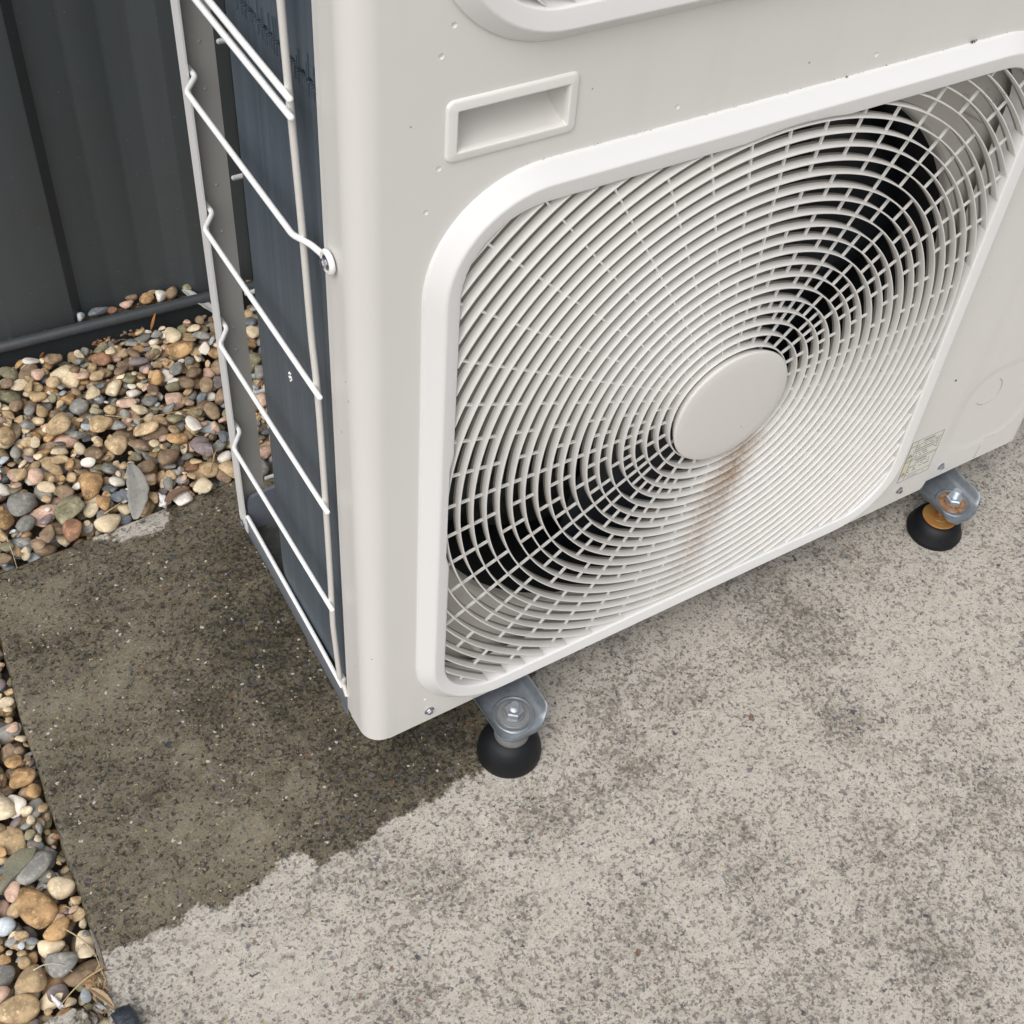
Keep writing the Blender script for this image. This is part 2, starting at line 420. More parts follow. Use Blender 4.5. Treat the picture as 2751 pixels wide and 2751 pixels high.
# ------------------------------------------------------------------ ground, slab
def seg_sd(px, py, poly):
    """signed distance to a closed polygon: positive inside"""
    P = np.array(poly, float); Q = np.roll(P, -1, 0); d = np.full(px.shape, 1e9); ins = np.zeros(px.shape, bool)
    for (ax, ay), (bx, by) in zip(P, Q):
        vx, vy = bx-ax, by-ay; t = np.clip(((px-ax)*vx+(py-ay)*vy)/(vx*vx+vy*vy), 0, 1)
        d = np.minimum(d, np.hypot(px-ax-t*vx, py-ay-t*vy))
        c = ((ay > py) != (by > py)) & (px < (bx-ax)*(py-ay)/(by-ay+1e-12)+ax); ins ^= c
    return np.where(ins, d, -d)
WET = [(-.5, -.045), (-.281, -.042), (-.22, -.043), (-.185, -.039), (-.173, -.052), (-.142, -.042), (-.096, -.035), (-.08, -.058), (-.027, -.055),
       (-.002, -.052), (.036, -.047), (.054, -.047), (.076, -.041), (.1, -.044), (.135, -.036), (.16, .0), (.21, .035), (.45, .06), (.8, .07), (.8, .6), (-.5, .6)]
DRY = [(-.15, .445), (-.142, .432), (-.116, .426), (-.108, .415), (-.085, .412), (-.062, .412), (-.052, .420), (-.045, .445)]
# slab outline: rear edge and left edge meet off to the left; edges slightly ragged
def edge_left(y):     # x of the slab's left edge
    pts = [(-.9, -.345), (-.45, -.318), (-.105, -.2985), (-.045, -.285), (.025, -.2805), (.09, -.2785), (.15, -.2752), (.257, -.2695), (.368, -.2571), (.432, -.247)]
    return float(np.interp(y, [a for a, _ in pts], [b for _, b in pts]))
def edge_rear(x):
    return .4285+.030*(x+.23)/.27*.5 if x < .04 else .4435
bm = bmesh.new()
rnd = np.random.default_rng(5)
YL = np.concatenate([[-2.2, -1.6, -1.2, -.9, -.7, -.5, -.38, -.3, -.24], np.arange(-.19, .13, .0095), np.arange(.14, .38, .02), np.linspace(.385, .4285, 12)])
XO = np.concatenate([np.arange(0, .62, .0095), np.linspace(.64, 1.3, 16), [1.6, 2.1, 3.0]])
jl = np.convolve(rnd.normal(0, 1, len(YL)), np.ones(3)/3, 'same')*.0014
jr = np.convolve(rnd.normal(0, 1, len(XO)+4), np.ones(3)/3, 'same')*.0020
nu, nv = len(XO), len(YL)
grid = np.zeros((nv, nu, 3))
for j, y0 in enumerate(YL):
    for i, u in enumerate(XO):
        x = edge_left(y0)+jl[j]*(1 if i == 0 else 0)+u
        t = max(0, (y0-.30)/(.4285-.30))
        grid[j, i] = (x, y0+t*(edge_rear(x)-.4285+jr[i]), 0)
wet = np.clip(seg_sd(grid[..., 0], grid[..., 1], WET), -.1, .1)
dryv = seg_sd(grid[..., 0], grid[..., 1], DRY)
wet = np.minimum(wet, -dryv)
DK = [(0.339, -0.035, 0.054), (0.254, -0.036, 0.041), (0.236, -0.115, 0.039), (0.47, -0.186, 0.036), (0.313, -0.235, 0.033), (0.265, -0.366, 0.047), (0.153, -0.258, 0.041), (0.414, -0.312, 0.039), (0.065, -0.301, 0.059), (0.011, -0.127, 0.036), (0.416, -0.399, 0.044), (0.538, -0.086, 0.057), (0.527, -0.019, 0.052), (0.535, -0.361, 0.035), (0.243, -0.248, 0.027), (0.115, -0.122, 0.032), (0.138, -0.332, 0.04), (-0.037, -0.075, 0.025), (0.672, -0.114, 0.017), (0.674, -0.185, 0.016), (0.681, -0.037, 0.017), (0.368, -0.479, 0.042),
      (-0.011, 0.211, 0.063), (-0.016, 0.04, 0.048), (0.057, -0.007, 0.043), (-0.027, 0.119, 0.044), (-0.05, 0.248, 0.045), (-0.006, -0.013, 0.032), (0.013, 0.369, 0.036), (-0.112, 0.166, 0.032), (-0.058, -0.024, 0.026), (.09, .02, .05), (.001, .205, .012), (.005, .190, .010)]
LT = [(0.717, -0.056, 0.041), (0.706, -0.124, 0.04), (0.691, -0.194, 0.046), (0.013, -0.196, 0.045), (0.327, -0.151, 0.035), (-0.149, -0.153, 0.042), (0.421, -0.104, 0.036), (0.563, -0.141, 0.044), (0.112, -0.179, 0.031), (0.343, -0.312, 0.033), (0.213, -0.306, 0.031), (-0.202, -0.088, 0.028),
      (-0.226, 0.359, 0.049), (-0.233, 0.232, 0.047), (-0.185, 0.048, 0.04), (-0.12, 0.011, 0.03), (-0.165, 0.255, 0.038), (-0.065, 0.033, 0.021), (-0.246, -0.004, 0.029), (-0.147, 0.12, 0.026)]
stain = np.zeros(wet.shape)
for L_, sg in ((DK, 1), (LT, -1)):
    for x_, y_, r_ in L_: stain += sg*np.exp(-((grid[..., 0]-x_)**2+(grid[..., 1]-y_)**2)/(r_*.85)**2)
stain = np.clip(stain, -1.2, 1.2)
V = [tuple(p) for p in grid.reshape(-1, 3)]; F = []
for j in range(nv-1):
    for i in range(nu-1):
        a = j*nu+i; F.append((a, a+1, a+nu+1, a+nu))
# rounded arris and side faces along left and rear
def skirt(idx, nx, ny):
    prev = idx
    for (o, z) in ((.0022, -.0012), (.0035, -.0045), (.0045, -.012), (.003, -.06)):
        cur = []
        for a in idx:
            x, y, _ = V[a]; k = random.uniform(-.0006, .0006); V.append((x+nx*(o+k), y+ny*(o+k), z)); cur.append(len(V)-1); wl.append(wl[a]); sl.append(sl[a])
        for q in range(len(idx)-1): F.append((prev[q], prev[q+1], cur[q+1], cur[q]))
        prev = cur
wl = list(wet.reshape(-1)); sl = list(stain.reshape(-1))
skirt([j*nu for j in range(nv)], -1, 0); skirt([(nv-1)*nu+i for i in range(nu)][::-1], 0, 1)
slab = obj('concrete_slab', (V, F), M_conc, smooth=60, kind='structure')
at = slab.data.attributes.new('wet', 'FLOAT', 'POINT'); at.data.foreach_set('value', [float(x) for x in wl])
at = slab.data.attributes.new('stain', 'FLOAT', 'POINT'); at.data.foreach_set('value', [float(x) for x in sl])
# base soil under everything, out to the horizon
g = obj('ground', ([(-60, -60, -.055), (60, -60, -.055), (60, 60, -.055), (-60, 60, -.055)], [(0, 1, 2, 3)]), M_soil, kind='structure')

# ------------------------------------------------------------------ fence
FS = -.0635
def fy(x): return .7350+FS*x
fence = empty('metal_fence', (0, .76, 0), label='charcoal corrugated steel fence with a rolled bottom rail behind the gravel', category='fence')
def part(name, bm, mat, parent, smooth=None, **k):
    o = obj(name, bm, mat, parent, smooth, **k)
    o.matrix_parent_inverse = Matrix.Translation(-parent.location) if parent.type == 'EMPTY' else Matrix()
    return o
prof = [(0, 0), (.004, .0008), (.018, .0152), (.024, .016), (.058, .016), (.0595, .0164), (.0625, .016), (.099, .016), (.1005, .0165), (.104, .016), (.132, .016), (.135, .015), (.160, .001), (.163, .0), (.2)]
prof = prof[:-1]; PER = .235
def sheet(x0, x1):
    pts = []; k0 = int(math.floor((x0+.046)/PER))-1
    for k in range(k0, k0+int((x1-x0)/PER)+4):
        for (u, d) in prof: pts.append((-.046+k*PER+u, .0+d))
    pts = [p for p in pts if x0 <= p[0] <= x1]
    V = []; F = []
    for z in (.021, .5, 1.0, 1.85):
        V += [(x, fy(x)+.026+d, z) for x, d in pts]
    n = len(pts)
    for r in range(3):
        for i in range(n-1): F.append((r*n+i, r*n+i+1, (r+1)*n+i+1, (r+1)*n+i))
    return V, F
part('fence_sheet', sheet(-.95, .50), M_fence, fence, 35)
part('fence_sheet', sheet(.505, 1.95), M_fence, fence, 35)
# bottom rail: U track with a rolled front lip
sec = [(.012, -.05), (.012, .030), (.010, .0335)]
for k in range(13):
    a = math.radians(-150+k*22); sec.append((.0065+.0068*math.sin(a)*-1*-1, .0415+.0068*-math.cos(a)*-1*-1))
def rail_loop(x):
    c = fy(x)
    L = [(.013, -.06), (.013, .030)]
    for k in range(15):
        a = math.radians(200-k*22-0); L.append((.0072-.0072*math.cos(a-math.pi)*1.0, .0415+.0072*math.sin(a)))
    return [(x, c+a, z) for a, z in L]
def rail_loop(x):
    c = fy(x); L = [(.0135, -.06), (.0130, .022), (.0125, .0265)]
    for k in range(14):
        a = math.radians(-60-k*20)      # rolls down the front, over the top, to the back
        L.append((.0078+.0075*math.cos(a), .0340+.0075*math.sin(a)))
    L += [(.0165, .024), (.0175, .020), (.06, .020), (.061, .05)]
    return [(x, c+a, z) for a, z in L]
part('bottom_rail', loops_mesh([rail_loop(x) for x in np.linspace(-1.0, 2.0, 31)], False), M_rail, fence, 50)

# ------------------------------------------------------------------ outdoor unit
AC = empty('air_conditioner', (.455, .16, 0), label='cream outdoor air conditioner unit with two fan grilles standing on rubber feet', category='air conditioner')
ZB, ZT = .0668, 1.385
CX, CZ = .363, .386; DZ = .719
TH = [2*PI*k/288 for k in range(288)]
def sdrr(x, z, hx, hz, r):
    qx, qz = abs(x)-hx+r, abs(z)-hz+r
    return math.hypot(max(qx, 0), max(qz, 0))+min(max(qx, qz), 0)-r
def ray_rr(hx, hz, r, circ=0, ox=0, oz=0):
    out = []
    for t in TH:
        c, s_ = math.cos(t), math.sin(t); lo, hi = 0, .7
        for _ in range(26):
            m = (lo+hi)/2
            if sdrr(m*c-ox, m*s_-oz, hx, hz, r) > 0: hi = m
            else: lo = m
        out.append(max(lo, circ if math.radians(50) < t < math.radians(232) else 0))
    return out
def bez_loop(hx, hz, r, y, circ=0, ox=0, oz=0):
    return [(CX+q*math.cos(t), y, CZ+q*math.sin(t)) for q, t in zip(ray_rr(hx, hz, r, circ, ox, oz), TH)]
HX, HZ = .3136, .319
bloops = [bez_loop(*a) for a in [
    (HX, .3151, .092, .002, 0, 0, .0052), (.3134, .3149, .0918, -.0020, 0, 0, .0052), (.3125, .3140, .091, -.0030, 0, 0, .0051), (.3082, .3098, .087, -.0064, 0, 0, .0048), (.3026, .3044, .082, -.0109, 0, 0, .0042),
    (.3014, .3035, .081, -.0118, 0, 0, .0041), (.3002, .3026, .0800, -.0123, 0, 0, .0041), (.2988, .3015, .0792, -.0124, 0, 0, .0041), (.2920, .2948, .071, -.0114, 0, -.0006, .0041)]]
bloops += [bez_loop(.2888, .2895, .066, -.0109, .2976, -.0010, .0042), bez_loop(.2877, .2884, .0649, -.0104, .2968, -.0012, .0043), bez_loop(.2871, .2879, .0643, -.0092, .2963, -.0012, .0043), bez_loop(.2858, .2866, .063, .019, .2956, -.0012, .0043)]
RIN = ray_rr(.2858, .2866, .063, .2956, -.0012, .0043)
def rin(t):
    k = (t % (2*PI))/(2*PI)*288; i = int(k); f = k-i
    return RIN[i % 288]*(1-f)+RIN[(i+1) % 288]*f
def ring_arcs(R):
    # blade ring, clipped by the frame opening into one or more arcs
    n = int(max(110, R*1500)); ts = [2*PI*k/n for k in range(n)]
    ok = [R < rin(t)+.0018 for t in ts]
    sect = [(-.00045, -.0014), (-.00080, -.0082), (-.00045, -.0093), (.00045, -.0093), (.00080, -.0082), (.00045, -.0014)]
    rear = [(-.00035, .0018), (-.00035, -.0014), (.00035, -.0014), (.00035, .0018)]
    m = len(sect)
    if all(ok): runs = [(list(range(n)), True)]
    else:
        st = next(k for k in range(n) if ok[k] and not ok[k-1]); runs = []; cur = []
        for i in range(n+1):
            k = (st+i) % n
            if i < n and ok[k]: cur.append(k)
            elif cur:
                if len(cur) > 2: runs.append((cur, False))
                cur = []
    for ids, closed in runs:
        V = []; F = []
        for k in ids: V += [(CX+(R+a)*math.cos(ts[k]), y, CZ+(R+a)*math.sin(ts[k])) for a, y in sect]
        c = len(ids)
        for q in range(c if closed else c-1):
            w = (q+1) % c
            for i in range(m): F.append((q*m+i, q*m+(i+1) % m, w*m+(i+1) % m, w*m+i))
        if not closed: F.append(tuple(range(m))); F.append(tuple((c-1)*m+i for i in range(m))[::-1])
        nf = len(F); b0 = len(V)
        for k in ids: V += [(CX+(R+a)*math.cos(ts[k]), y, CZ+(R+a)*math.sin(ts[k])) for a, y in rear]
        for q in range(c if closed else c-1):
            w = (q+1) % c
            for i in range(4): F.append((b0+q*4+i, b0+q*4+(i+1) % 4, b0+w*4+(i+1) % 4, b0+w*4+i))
        yield V, F, nf
NR = 26
def RJ(j): return .0658+.0126*j
def spokes_mesh():
    bm = bmesh.new()
    for q in range(48):
        a = q*PI/24; kind = 0 if q % 4 == 0 else (1 if q % 2 == 0 else 2)
        for k in range(0, NR):
            r0, r1 = RJ(k-1), RJ(k)
            if kind == 1 and (k == 0 or (k % 3 == 0 and k != 18)): continue
            if kind == 2 and (k < 3 or (k % 3 == 2 and k != 17)): continue
            R = rin(a)
            if r0 > R-.001: continue
            r1 = min(r1, R+.0005)
            r = bmesh.ops.create_cube(bm, size=1); c, s_ = math.cos(a), math.sin(a)
            for v in r['verts']:
                u = (r0+r1)/2+v.co.x*(r1-r0-.0006); w = v.co.z*(.0018 if k > 6 else .0015); y = -.0025+v.co.y*.0022
                v.co = Vector((CX+u*c-w*s_, y, CZ+u*s_+w*c))
    return bm
grille = part('fan_grille', loops_mesh(bloops), M_bezel, AC, 50, label='lower square fan grille with brown run-off stain under its cap')
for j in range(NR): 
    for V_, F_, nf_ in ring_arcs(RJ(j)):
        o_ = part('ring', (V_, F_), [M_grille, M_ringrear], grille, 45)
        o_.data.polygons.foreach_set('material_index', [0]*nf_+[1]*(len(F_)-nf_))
part('spokes', spokes_mesh(), M_grille, grille, kind='stuff')
bm = bmesh.new()
lathe(bm, [(.0545, .004), (.0585, -.003), (.0622, -.0088), (.0638, -.0120), (.0641, -.0134), (.0634, -.0144), (.0615, -.0149), (.052, -.0156), (.03, -.0162), (.008, -.0165)], 72, (CX, 0, CZ), 'Y')
part('centre_cap', recalc(bm), M_cap, grille, 60)
grille2 = grille.copy(); COL.objects.link(grille2); grille2['label'] = 'upper square fan grille cut off by the top of the picture'
grille2.location.z += DZ
for ch in list(grille.children):
    c = ch.copy(); COL.objects.link(c); c.parent = grille2

# orifice plates, fans and the dark interior, one set per fan
for dz in (0, DZ):
    outer = [(x, z+dz) for x, _, z in bez_loop(.3060, .3060, .08, 0)]
    hole = [(CX+.2975*math.cos(t), CZ+dz+.2975*math.sin(t)) for t in TH]
    V, F = fill2d(outer, [hole], .0305)
    part('orifice_plate', (V, F), M_plate, AC)
    bell = [[(CX+r*math.cos(t), y, CZ+dz+r*math.sin(t)) for t in TH] for r, y in ((.2990, .0306), (.2960, .0315), (.2940, .035), (.2928, .042))]
    part('orifice_rim', loops_mesh(bell), M_plate, AC, 60)
    bell = [[(CX+r*math.cos(t), y, CZ+dz+r*math.sin(t)) for t in TH] for r, y in ((.2928, .0421), (.288, .06), (.287, .12), (.297, .15))]
    part('fan_shroud', loops_mesh(bell), M_dark, AC, 60)
    bm = bmesh.new()
    for zz in (CZ+dz-.118, CZ+dz-.05):   # moulded pegs on the plate corners are separate below
        pass
    bm.free()
    fan = bmesh.new()
    lathe(fan, [(.055, .10), (.060, .062), (.056, .046), (.045, .040), (.012, .038)], 40, (CX, 0, CZ+dz), 'Y')
    part('fan_hub', recalc(fan), M_black, AC, 40)
    for b in range(3):
        a0 = b*2*PI/3+.5; V = []; F = []; nr, na = 10, 14
        for i in range(nr):
            r = .055+(.222)*i/(nr-1)
            sw = .95+.25*i/(nr-1)
            for k in range(na):
                f = k/(na-1); a = a0+.25*(i/(nr-1))**2+sw*(f-.5)
                y = .068+(.5-f)*.055*(1-.25*i/(nr-1))+.010*math.sin(f*PI)
                V.append((CX+r*math.cos(a), y, CZ+dz+r*math.sin(a)))
        for i in range(nr-1):
            for k in range(na-1): q = i*na+k; F.append((q, q+1, q+na+1, q+na))
        o = part('fan_blade', (V, F), M_blade, AC, 60)
        md = o.modifiers.new('thickness', 'SOLIDIFY'); md.thickness = .002
    bm = bmesh.new(); lathe(bm, [(.05, .11), (.05, .19), (.04, .195)], 32, (CX, 0, CZ+dz), 'Y')
    box(bm, CX-.012, CX+.012, .17, .185, CZ+dz-.33, CZ+dz+.33)
    part('fan_motor', recalc(bm), M_black, AC, 40)
# moulded cable pegs on the orifice plate, seen between the rings
def peg(x, z, a):
    bm = bmesh.new(); d = Vector((math.cos(a)*.004, -.021, math.sin(a)*.004))
    p = Vector((x, .030, z)); tube(bm, [p, p+d*.5, p+d], .0035, 10, rs=[.0062, .0045, .0032])
    part('moulded_peg', bm, M_plate, AC, 50)
peg(.1215, .135, -.6); peg(.607, .615, -.8); peg(.1215, .637, .6)
peg(.1215, .135+DZ, -.6)

# front sheet: flat front with openings, rounded left corner, folded side edge
RC = .0205
def circ(x, z, r, n=10): return [(x+r*math.cos(2*PI*k/n), z+r*math.sin(2*PI*k/n)) for k in range(n)]
hcx, hcz, hhx, hhz = .1130, .7455, .0490, .0227
dimples = [(.068, .8183), (.060, .7997), (.0601, .7206), (.0513, .6891), (.2484, .7195), (.4359, .719), (.0592, .1079)]
openings = [rrect(CX, CZ+dz, .302, .3045, .085) for dz in (0, DZ)]
recess = rrect(hcx, hcz, hhx-.006, hhz-.006, .003, 3)
outer = [(RC, ZB), (.7395, ZB), (.7425, .0774), (.7425, ZT), (RC, ZT)]
V, F = fill2d(outer, openings+[recess]+[circ(x, z, .0021) for x, z in dimples], 0)
b = len(V)
arc = [(RC-RC*math.sin(a), RC-RC*math.cos(a)) for a in np.linspace(0, PI/2, 15)]+[(0, .0405), (.0008, .0425), (.0010, .0503), (.003, .0510), (.010, .0510)]
def col(z, dip=0): return [(x, y, z) for x, y in arc]
L = [col(ZB+.0012), col(ZB+.3), col(ZB+.6), col(ZT)]
# folded bottom lip
inn = [(min(x+.0006*0, x), y, ZB) for x, y in arc]
va, fa = loops_mesh([[(x+(.0008 if i < 15 else 0)*math.sin(min(i, 14)/14*PI/2), y+(.0008 if i < 15 else 0)*math.cos(min(i, 14)/14*PI/2), ZB) for i, (x, y) in enumerate(arc)]]+L, False)
F += [tuple(i+b for i in f) for f in fa]; V += va
bmx = bmesh.new(); me = bpy.data.meshes.new('t'); me.from_pydata([tuple(map(float, v)) for v in V], [], F); bmx.from_mesh(me); bpy.data.meshes.remove(me)
for (x, z) in dimples:    # pressed dimples
    lathe(bmx, [(.0021, 0), (.0016, .0006), (.0008, .0010)], 10, (x, 0, z), 'Y', cap0=False)
box(bmx, RC, .739, .0006, .014, ZB, ZB+.0012)
bmesh.ops.remove_doubles(bmx, verts=bmx.verts, dist=.00004)
part('front_panel', recalc(bmx), M_panel, AC, 40)
# top cover closes the body
bm = bmesh.new(); box(bm, -.006, .917, -.006, .322, ZT-.002, ZT+.03, .004, 2); part('top_cover', bm, M_panel, AC, 40)
# service panel on the right with rounded corner, shallow pressed area
ZS = .0774; XR = .8915; RR = .020; ys = .0012
press = rrect(.8185, .1775, .0695, .0700, .052, 10)
slot = rrect(.8260, .0912, .0006, .0094, .0005, 2)
V, F = fill2d([(.7415, ZS), (XR, ZS), (XR, ZT), (.7415, ZT)], [press], ys); b = len(V)
pl = [[(x, ys, z) for x, z in press]]+[[(x, y, z) for x, z in rrect(.8185, .1775, .0695-o, .0700-o, .052-o, 10)] for o, y in ((.003, ys+.00015), (.008, ys+.0006), (.012, ys+.0007))]
va, fa = loops_mesh(pl); F += [tuple(i+b for i in f) for f in fa]; V += va; b = len(V)
va, fa = fill2d([(x, z) for x, _, z in pl[-1]], [], ys+.0007); F += [tuple(i+b for i in f) for f in fa]; V += va; b = len(V)
arc2 = [(XR+RR*math.sin(a), ys+RR-RR*math.cos(a)) for a in np.linspace(0, PI/2, 12)]+[(XR+RR, .31)]
va, fa = loops_mesh([[(x, y, z) for x, y in arc2] for z in (ZS, .6, ZT)], False); F += [tuple(i+b for i in f) for f in fa]; V += va
bm = bmesh.new(); me = bpy.data.meshes.new('t'); me.from_pydata([tuple(map(float, v)) for v in V], [], F); bm.from_mesh(me); bpy.data.meshes.remove(me)
box(bm, .7415, XR, ys+.0006, .014, ZS, ZS+.0012)
bmesh.ops.remove_doubles(bm, verts=bm.verts, dist=.00004)
sp = part('service_panel', recalc(bm), M_panel, AC, 40)
def groove(pts, r, name='pressed_line', par=None):
    bm = bmesh.new(); tube(bm, pts, r, 6); return part(name, bm, M_postin, par or sp, 60)
kc = Vector((.7955, 0, .2062))
groove([(kc.x+.0195*math.cos(a), ys+.0006, kc.z+.0195*math.sin(a)) for a in np.linspace(math.radians(-142), math.radians(-98), 8)], .0006)
groove([(kc.x+.0195*math.cos(a), ys+.0006, kc.z+.0195*math.sin(a)) for a in np.linspace(math.radians(-92), math.radians(62), 22)], .0006)
groove([(.8250, ys, .0800), (.8268, ys, .1006)], .0006)
groove([(.8275, ys, .112), (.8475, ys, .112)], .00035)
bm = bmesh.new(); lathe(bm, [(.0013, -.0002), (.0010, -.0009)], 8, (.7167, 0, .259), 'Y'); part('dark_speck', bm, M_rubber, AC)

# handle recess
hp = [(0, 0.0004), (.0003, -.0009), (.0010, -.0017), (.0022, -.0021), (.0066, -.0027), (.0076, -.0025), (.0082, -.0017), (.0084, .002)]
V, F = loops_mesh([[(x, y, z) for x, z in rrect(hcx, hcz, hhx-o, hhz-o, max(.0010, .0055-o*.75), 4)] for o, y in hp])
hd = part('handle_frame', (V, F), M_grille, AC, 45)
x0, x1, z0, z1 = hcx-hhx+.0084, hcx+hhx-.0084, hcz-hhz+.0084, hcz+hhz-.0084
scoop = [(.0015, z0)]+[(.0015+.032*math.sin(a), z0+(z1-z0+.006)*(1-math.cos(a))) for a in np.linspace(.12, PI/2, 12)]
V = [(x, y, z) for x in (x0, x1) for y, z in scoop]; n = len(scoop)
F = [(i, i+1, n+i+1, n+i) for i in range(n-1)]
V += [(x, y, z1) for x in (x0, x1) for y in (.0015, )]+[(x, .0335, z1+.006) for x in (x0, x1)]
F += [(2*n, 2*n+1, 2*n+3, 2*n+2)]
F += [tuple([2*n+1, 2*n+3]+[n+i for i in range(n-1, -1, -1)]), tuple([2*n, 2*n+2]+[i for i in range(n-1, -1, -1)])[::-1]]
part('hand_hold', (V, F), M_panel, AC, 40)

# warning label (print too small to read in the photograph)
M_lab = m_simple('label_paper', (.70, .69, .63), .45, var=.08)
M_ink = m_simple('label_ink', (.26, .25, .22), .6, var=.5, sc=300)
M_ylw = m_simple('label_yellow', (.68, .64, .45), .5, var=.1)
lx0, lx1, lz0, lz1 = .6845, .7352, .105, .174
bm = bmesh.new(); box(bm, lx0, lx1, -.0005, -.0001, lz0, lz1)
lab = part('warning_label', bm, M_lab, AC)
bm = bmesh.new()
def ink(xa, xb, za, zb): box(bm, xa, xb, -.0008, -.0004, za, zb)
w = .00045
for x in (lx0, lx1-w): ink(x, x+w, lz0, lz1)
ink(lx0+.0095, lx0+.0095+w, lz0+w, lz1-w)
for z in (lz0, .1128, .1385, .1412, lz1-w, .1650): ink(lx0+w, lx1-w, z, z+w)
rr_ = random.Random(3)
def line(xa, xb, z, h, dens=.8):
    x = xa
    while x < xb:
        l = rr_.uniform(.0008, .0034); l = min(l, xb-x)
        if rr_.random() < dens: ink(x, x+l, z, z+h)
        x += l+rr_.uniform(.0004, .0009)
line(lx0+.020, lx0+.037, .1682, .0022, 1); line(lx0+.019, lx0+.036, .1348, .0018, 1)
for k in range(5): line(lx0+.011, lx1-.003-(.014 if k == 4 else 0), .1612-k*.0041, .0013)
for k in range(4): line(lx0+.011, lx1-.006-(.02 if k == 3 else 0), .1305-k*.0041, .0012, .7)
line(lx0+.012, lx1-.009, .1080, .0010, .7)
for zc_ in (.1475, .1165):
    for a, b_ in (((0, .0045), (-.0030, 0)), ((0, .0045), (.0030, 0)), ((-.0030, 0), (.0030, 0))):
        n = 7
        for k in range(n+1):
            x = lx0+.0048+a[0]+(b_[0]-a[0])*k/n; z = zc_+a[1]+(b_[1]-a[1])*k/n; ink(x-.00035, x+.00035, z-.00035, z+.00035)
    ink(lx0+.0045, lx0+.0051, zc_+.0010, zc_+.0028)
part('label_print', bm, M_ink, lab)
bm = bmesh.new(); box(bm, lx0+.001, lx0+.009, -.00065, -.0003, .1420, .1464); box(bm, lx0+.001, lx0+.009, -.00065, -.0003, .120, .1340); part('label_tint', bm, M_ylw, lab)

# hex-washer-head screws
def screw(name, c, axis, r=.0042, mat=None):
    bm = bmesh.new(); c = Vector(c)
    lathe(bm, [(r*1.25, 0), (r*1.25, -.0006), (r*1.0, -.0012)], 18, c, axis)
    lathe_hex(bm, c+Vector((-.001, 0, 0) if axis == 'X' else (0, -.001, 0)), r*.82, .0028, axis, random.random(), .18)
    return part(name, recalc(bm), mat or M_screw, AC, 30)
for c in ((.0647, 0, .0837), (.6953, 0, .0874), (.7626, .0012, .0953)): screw('panel_screw', c, 'Y')

for o in AC.children:
    k_ = o.name.split('.')[0]
    if k_ == 'front_panel':
        if sum(p_.normal.y*p_.area for p_ in o.data.polygons) > 0: o.data.flip_normals()
    if k_ in ('fan_grille', 'handle_frame', 'front_panel'):
        m_ = o.modifiers.new('weighted', 'WEIGHTED_NORMAL'); m_.keep_sharp = True; m_.weight = 100
    elif k_ == 'service_panel':
        fl_ = [abs(p_.normal.y) < .9999 for p_ in o.data.polygons]
        if sum(p_.normal.y*p_.area for p_ in o.data.polygons) > 0: o.data.flip_normals()
        o.data.polygons.foreach_set('use_smooth', fl_)
# ------------------------------------------------------------------ side: coil, post, tray, wire guard
def coil_path(off, rb=.060):
    # outer face at x=.006, bends round the rear-left corner to run along the back
    x0 = .0055+off; r = rb-off; cx, cy = .0055+rb, .2005
    P = [(x0, .036), (x0, .10)]
    P += [(cx-r*math.cos(a), cy+r*math.sin(a)) for a in np.linspace(0, PI/2, 16)]
    P += [(.4, cy+r), (.895, cy+r)]
    return P
def coil_block(z0, z1, name):
    o = coil_path(0); i = coil_path(.022)
    bm = bmesh.new(); rings = []
    for (a, b_) in zip(o, i):
        rings.append([bm.verts.new((a[0], a[1], z0)), bm.verts.new((a[0], a[1], z1)), bm.verts.new((b_[0], b_[1], z1)), bm.verts.new((b_[0], b_[1], z0))])
    for A, B in zip(rings[:-1], rings[1:]):
        for k in range(4): bm.faces.new((A[k], A[(k+1) % 4], B[(k+1) % 4], B[k]))
    bm.faces.new(rings[0]); bm.faces.new(rings[-1][::-1])
    bmesh.ops.bevel(bm, geom=[e for e in bm.edges if abs(e.verts[0].co.z-e.verts[1].co.z) < 1e-6 and e.calc_length() > .003 and e.verts[0].co.xy != e.verts[1].co.xy and not e.is_boundary and abs(e.verts[0].co.z-z0) < 2], offset=.0012, segments=1, affect='EDGES') if False else None
    return part(name, recalc(bm), M_coil, AC, 40)
coil_block(.095, .7535, 'heat_exchanger_coil')
coil_block(.7600, ZT-.004, 'heat_exchanger_coil')
# bent fins along the joint between the two coils
bm = bmesh.new()
for k in range(70):
    y = .038+k*.0023; d = random.uniform(0, .0014)
    box(bm, .0052-d, .0075, y, y+.0011, .7500-random.uniform(0, .004), .7545+random.uniform(0, .0022))
    if random.random() < .5: box(bm, .0055-d, .0075, y, y+.0009, .7600-random.uniform(0, .002), .7640+random.uniform(0, .012))
part('bent_fins', bm, M_coil, AC, kind='stuff')
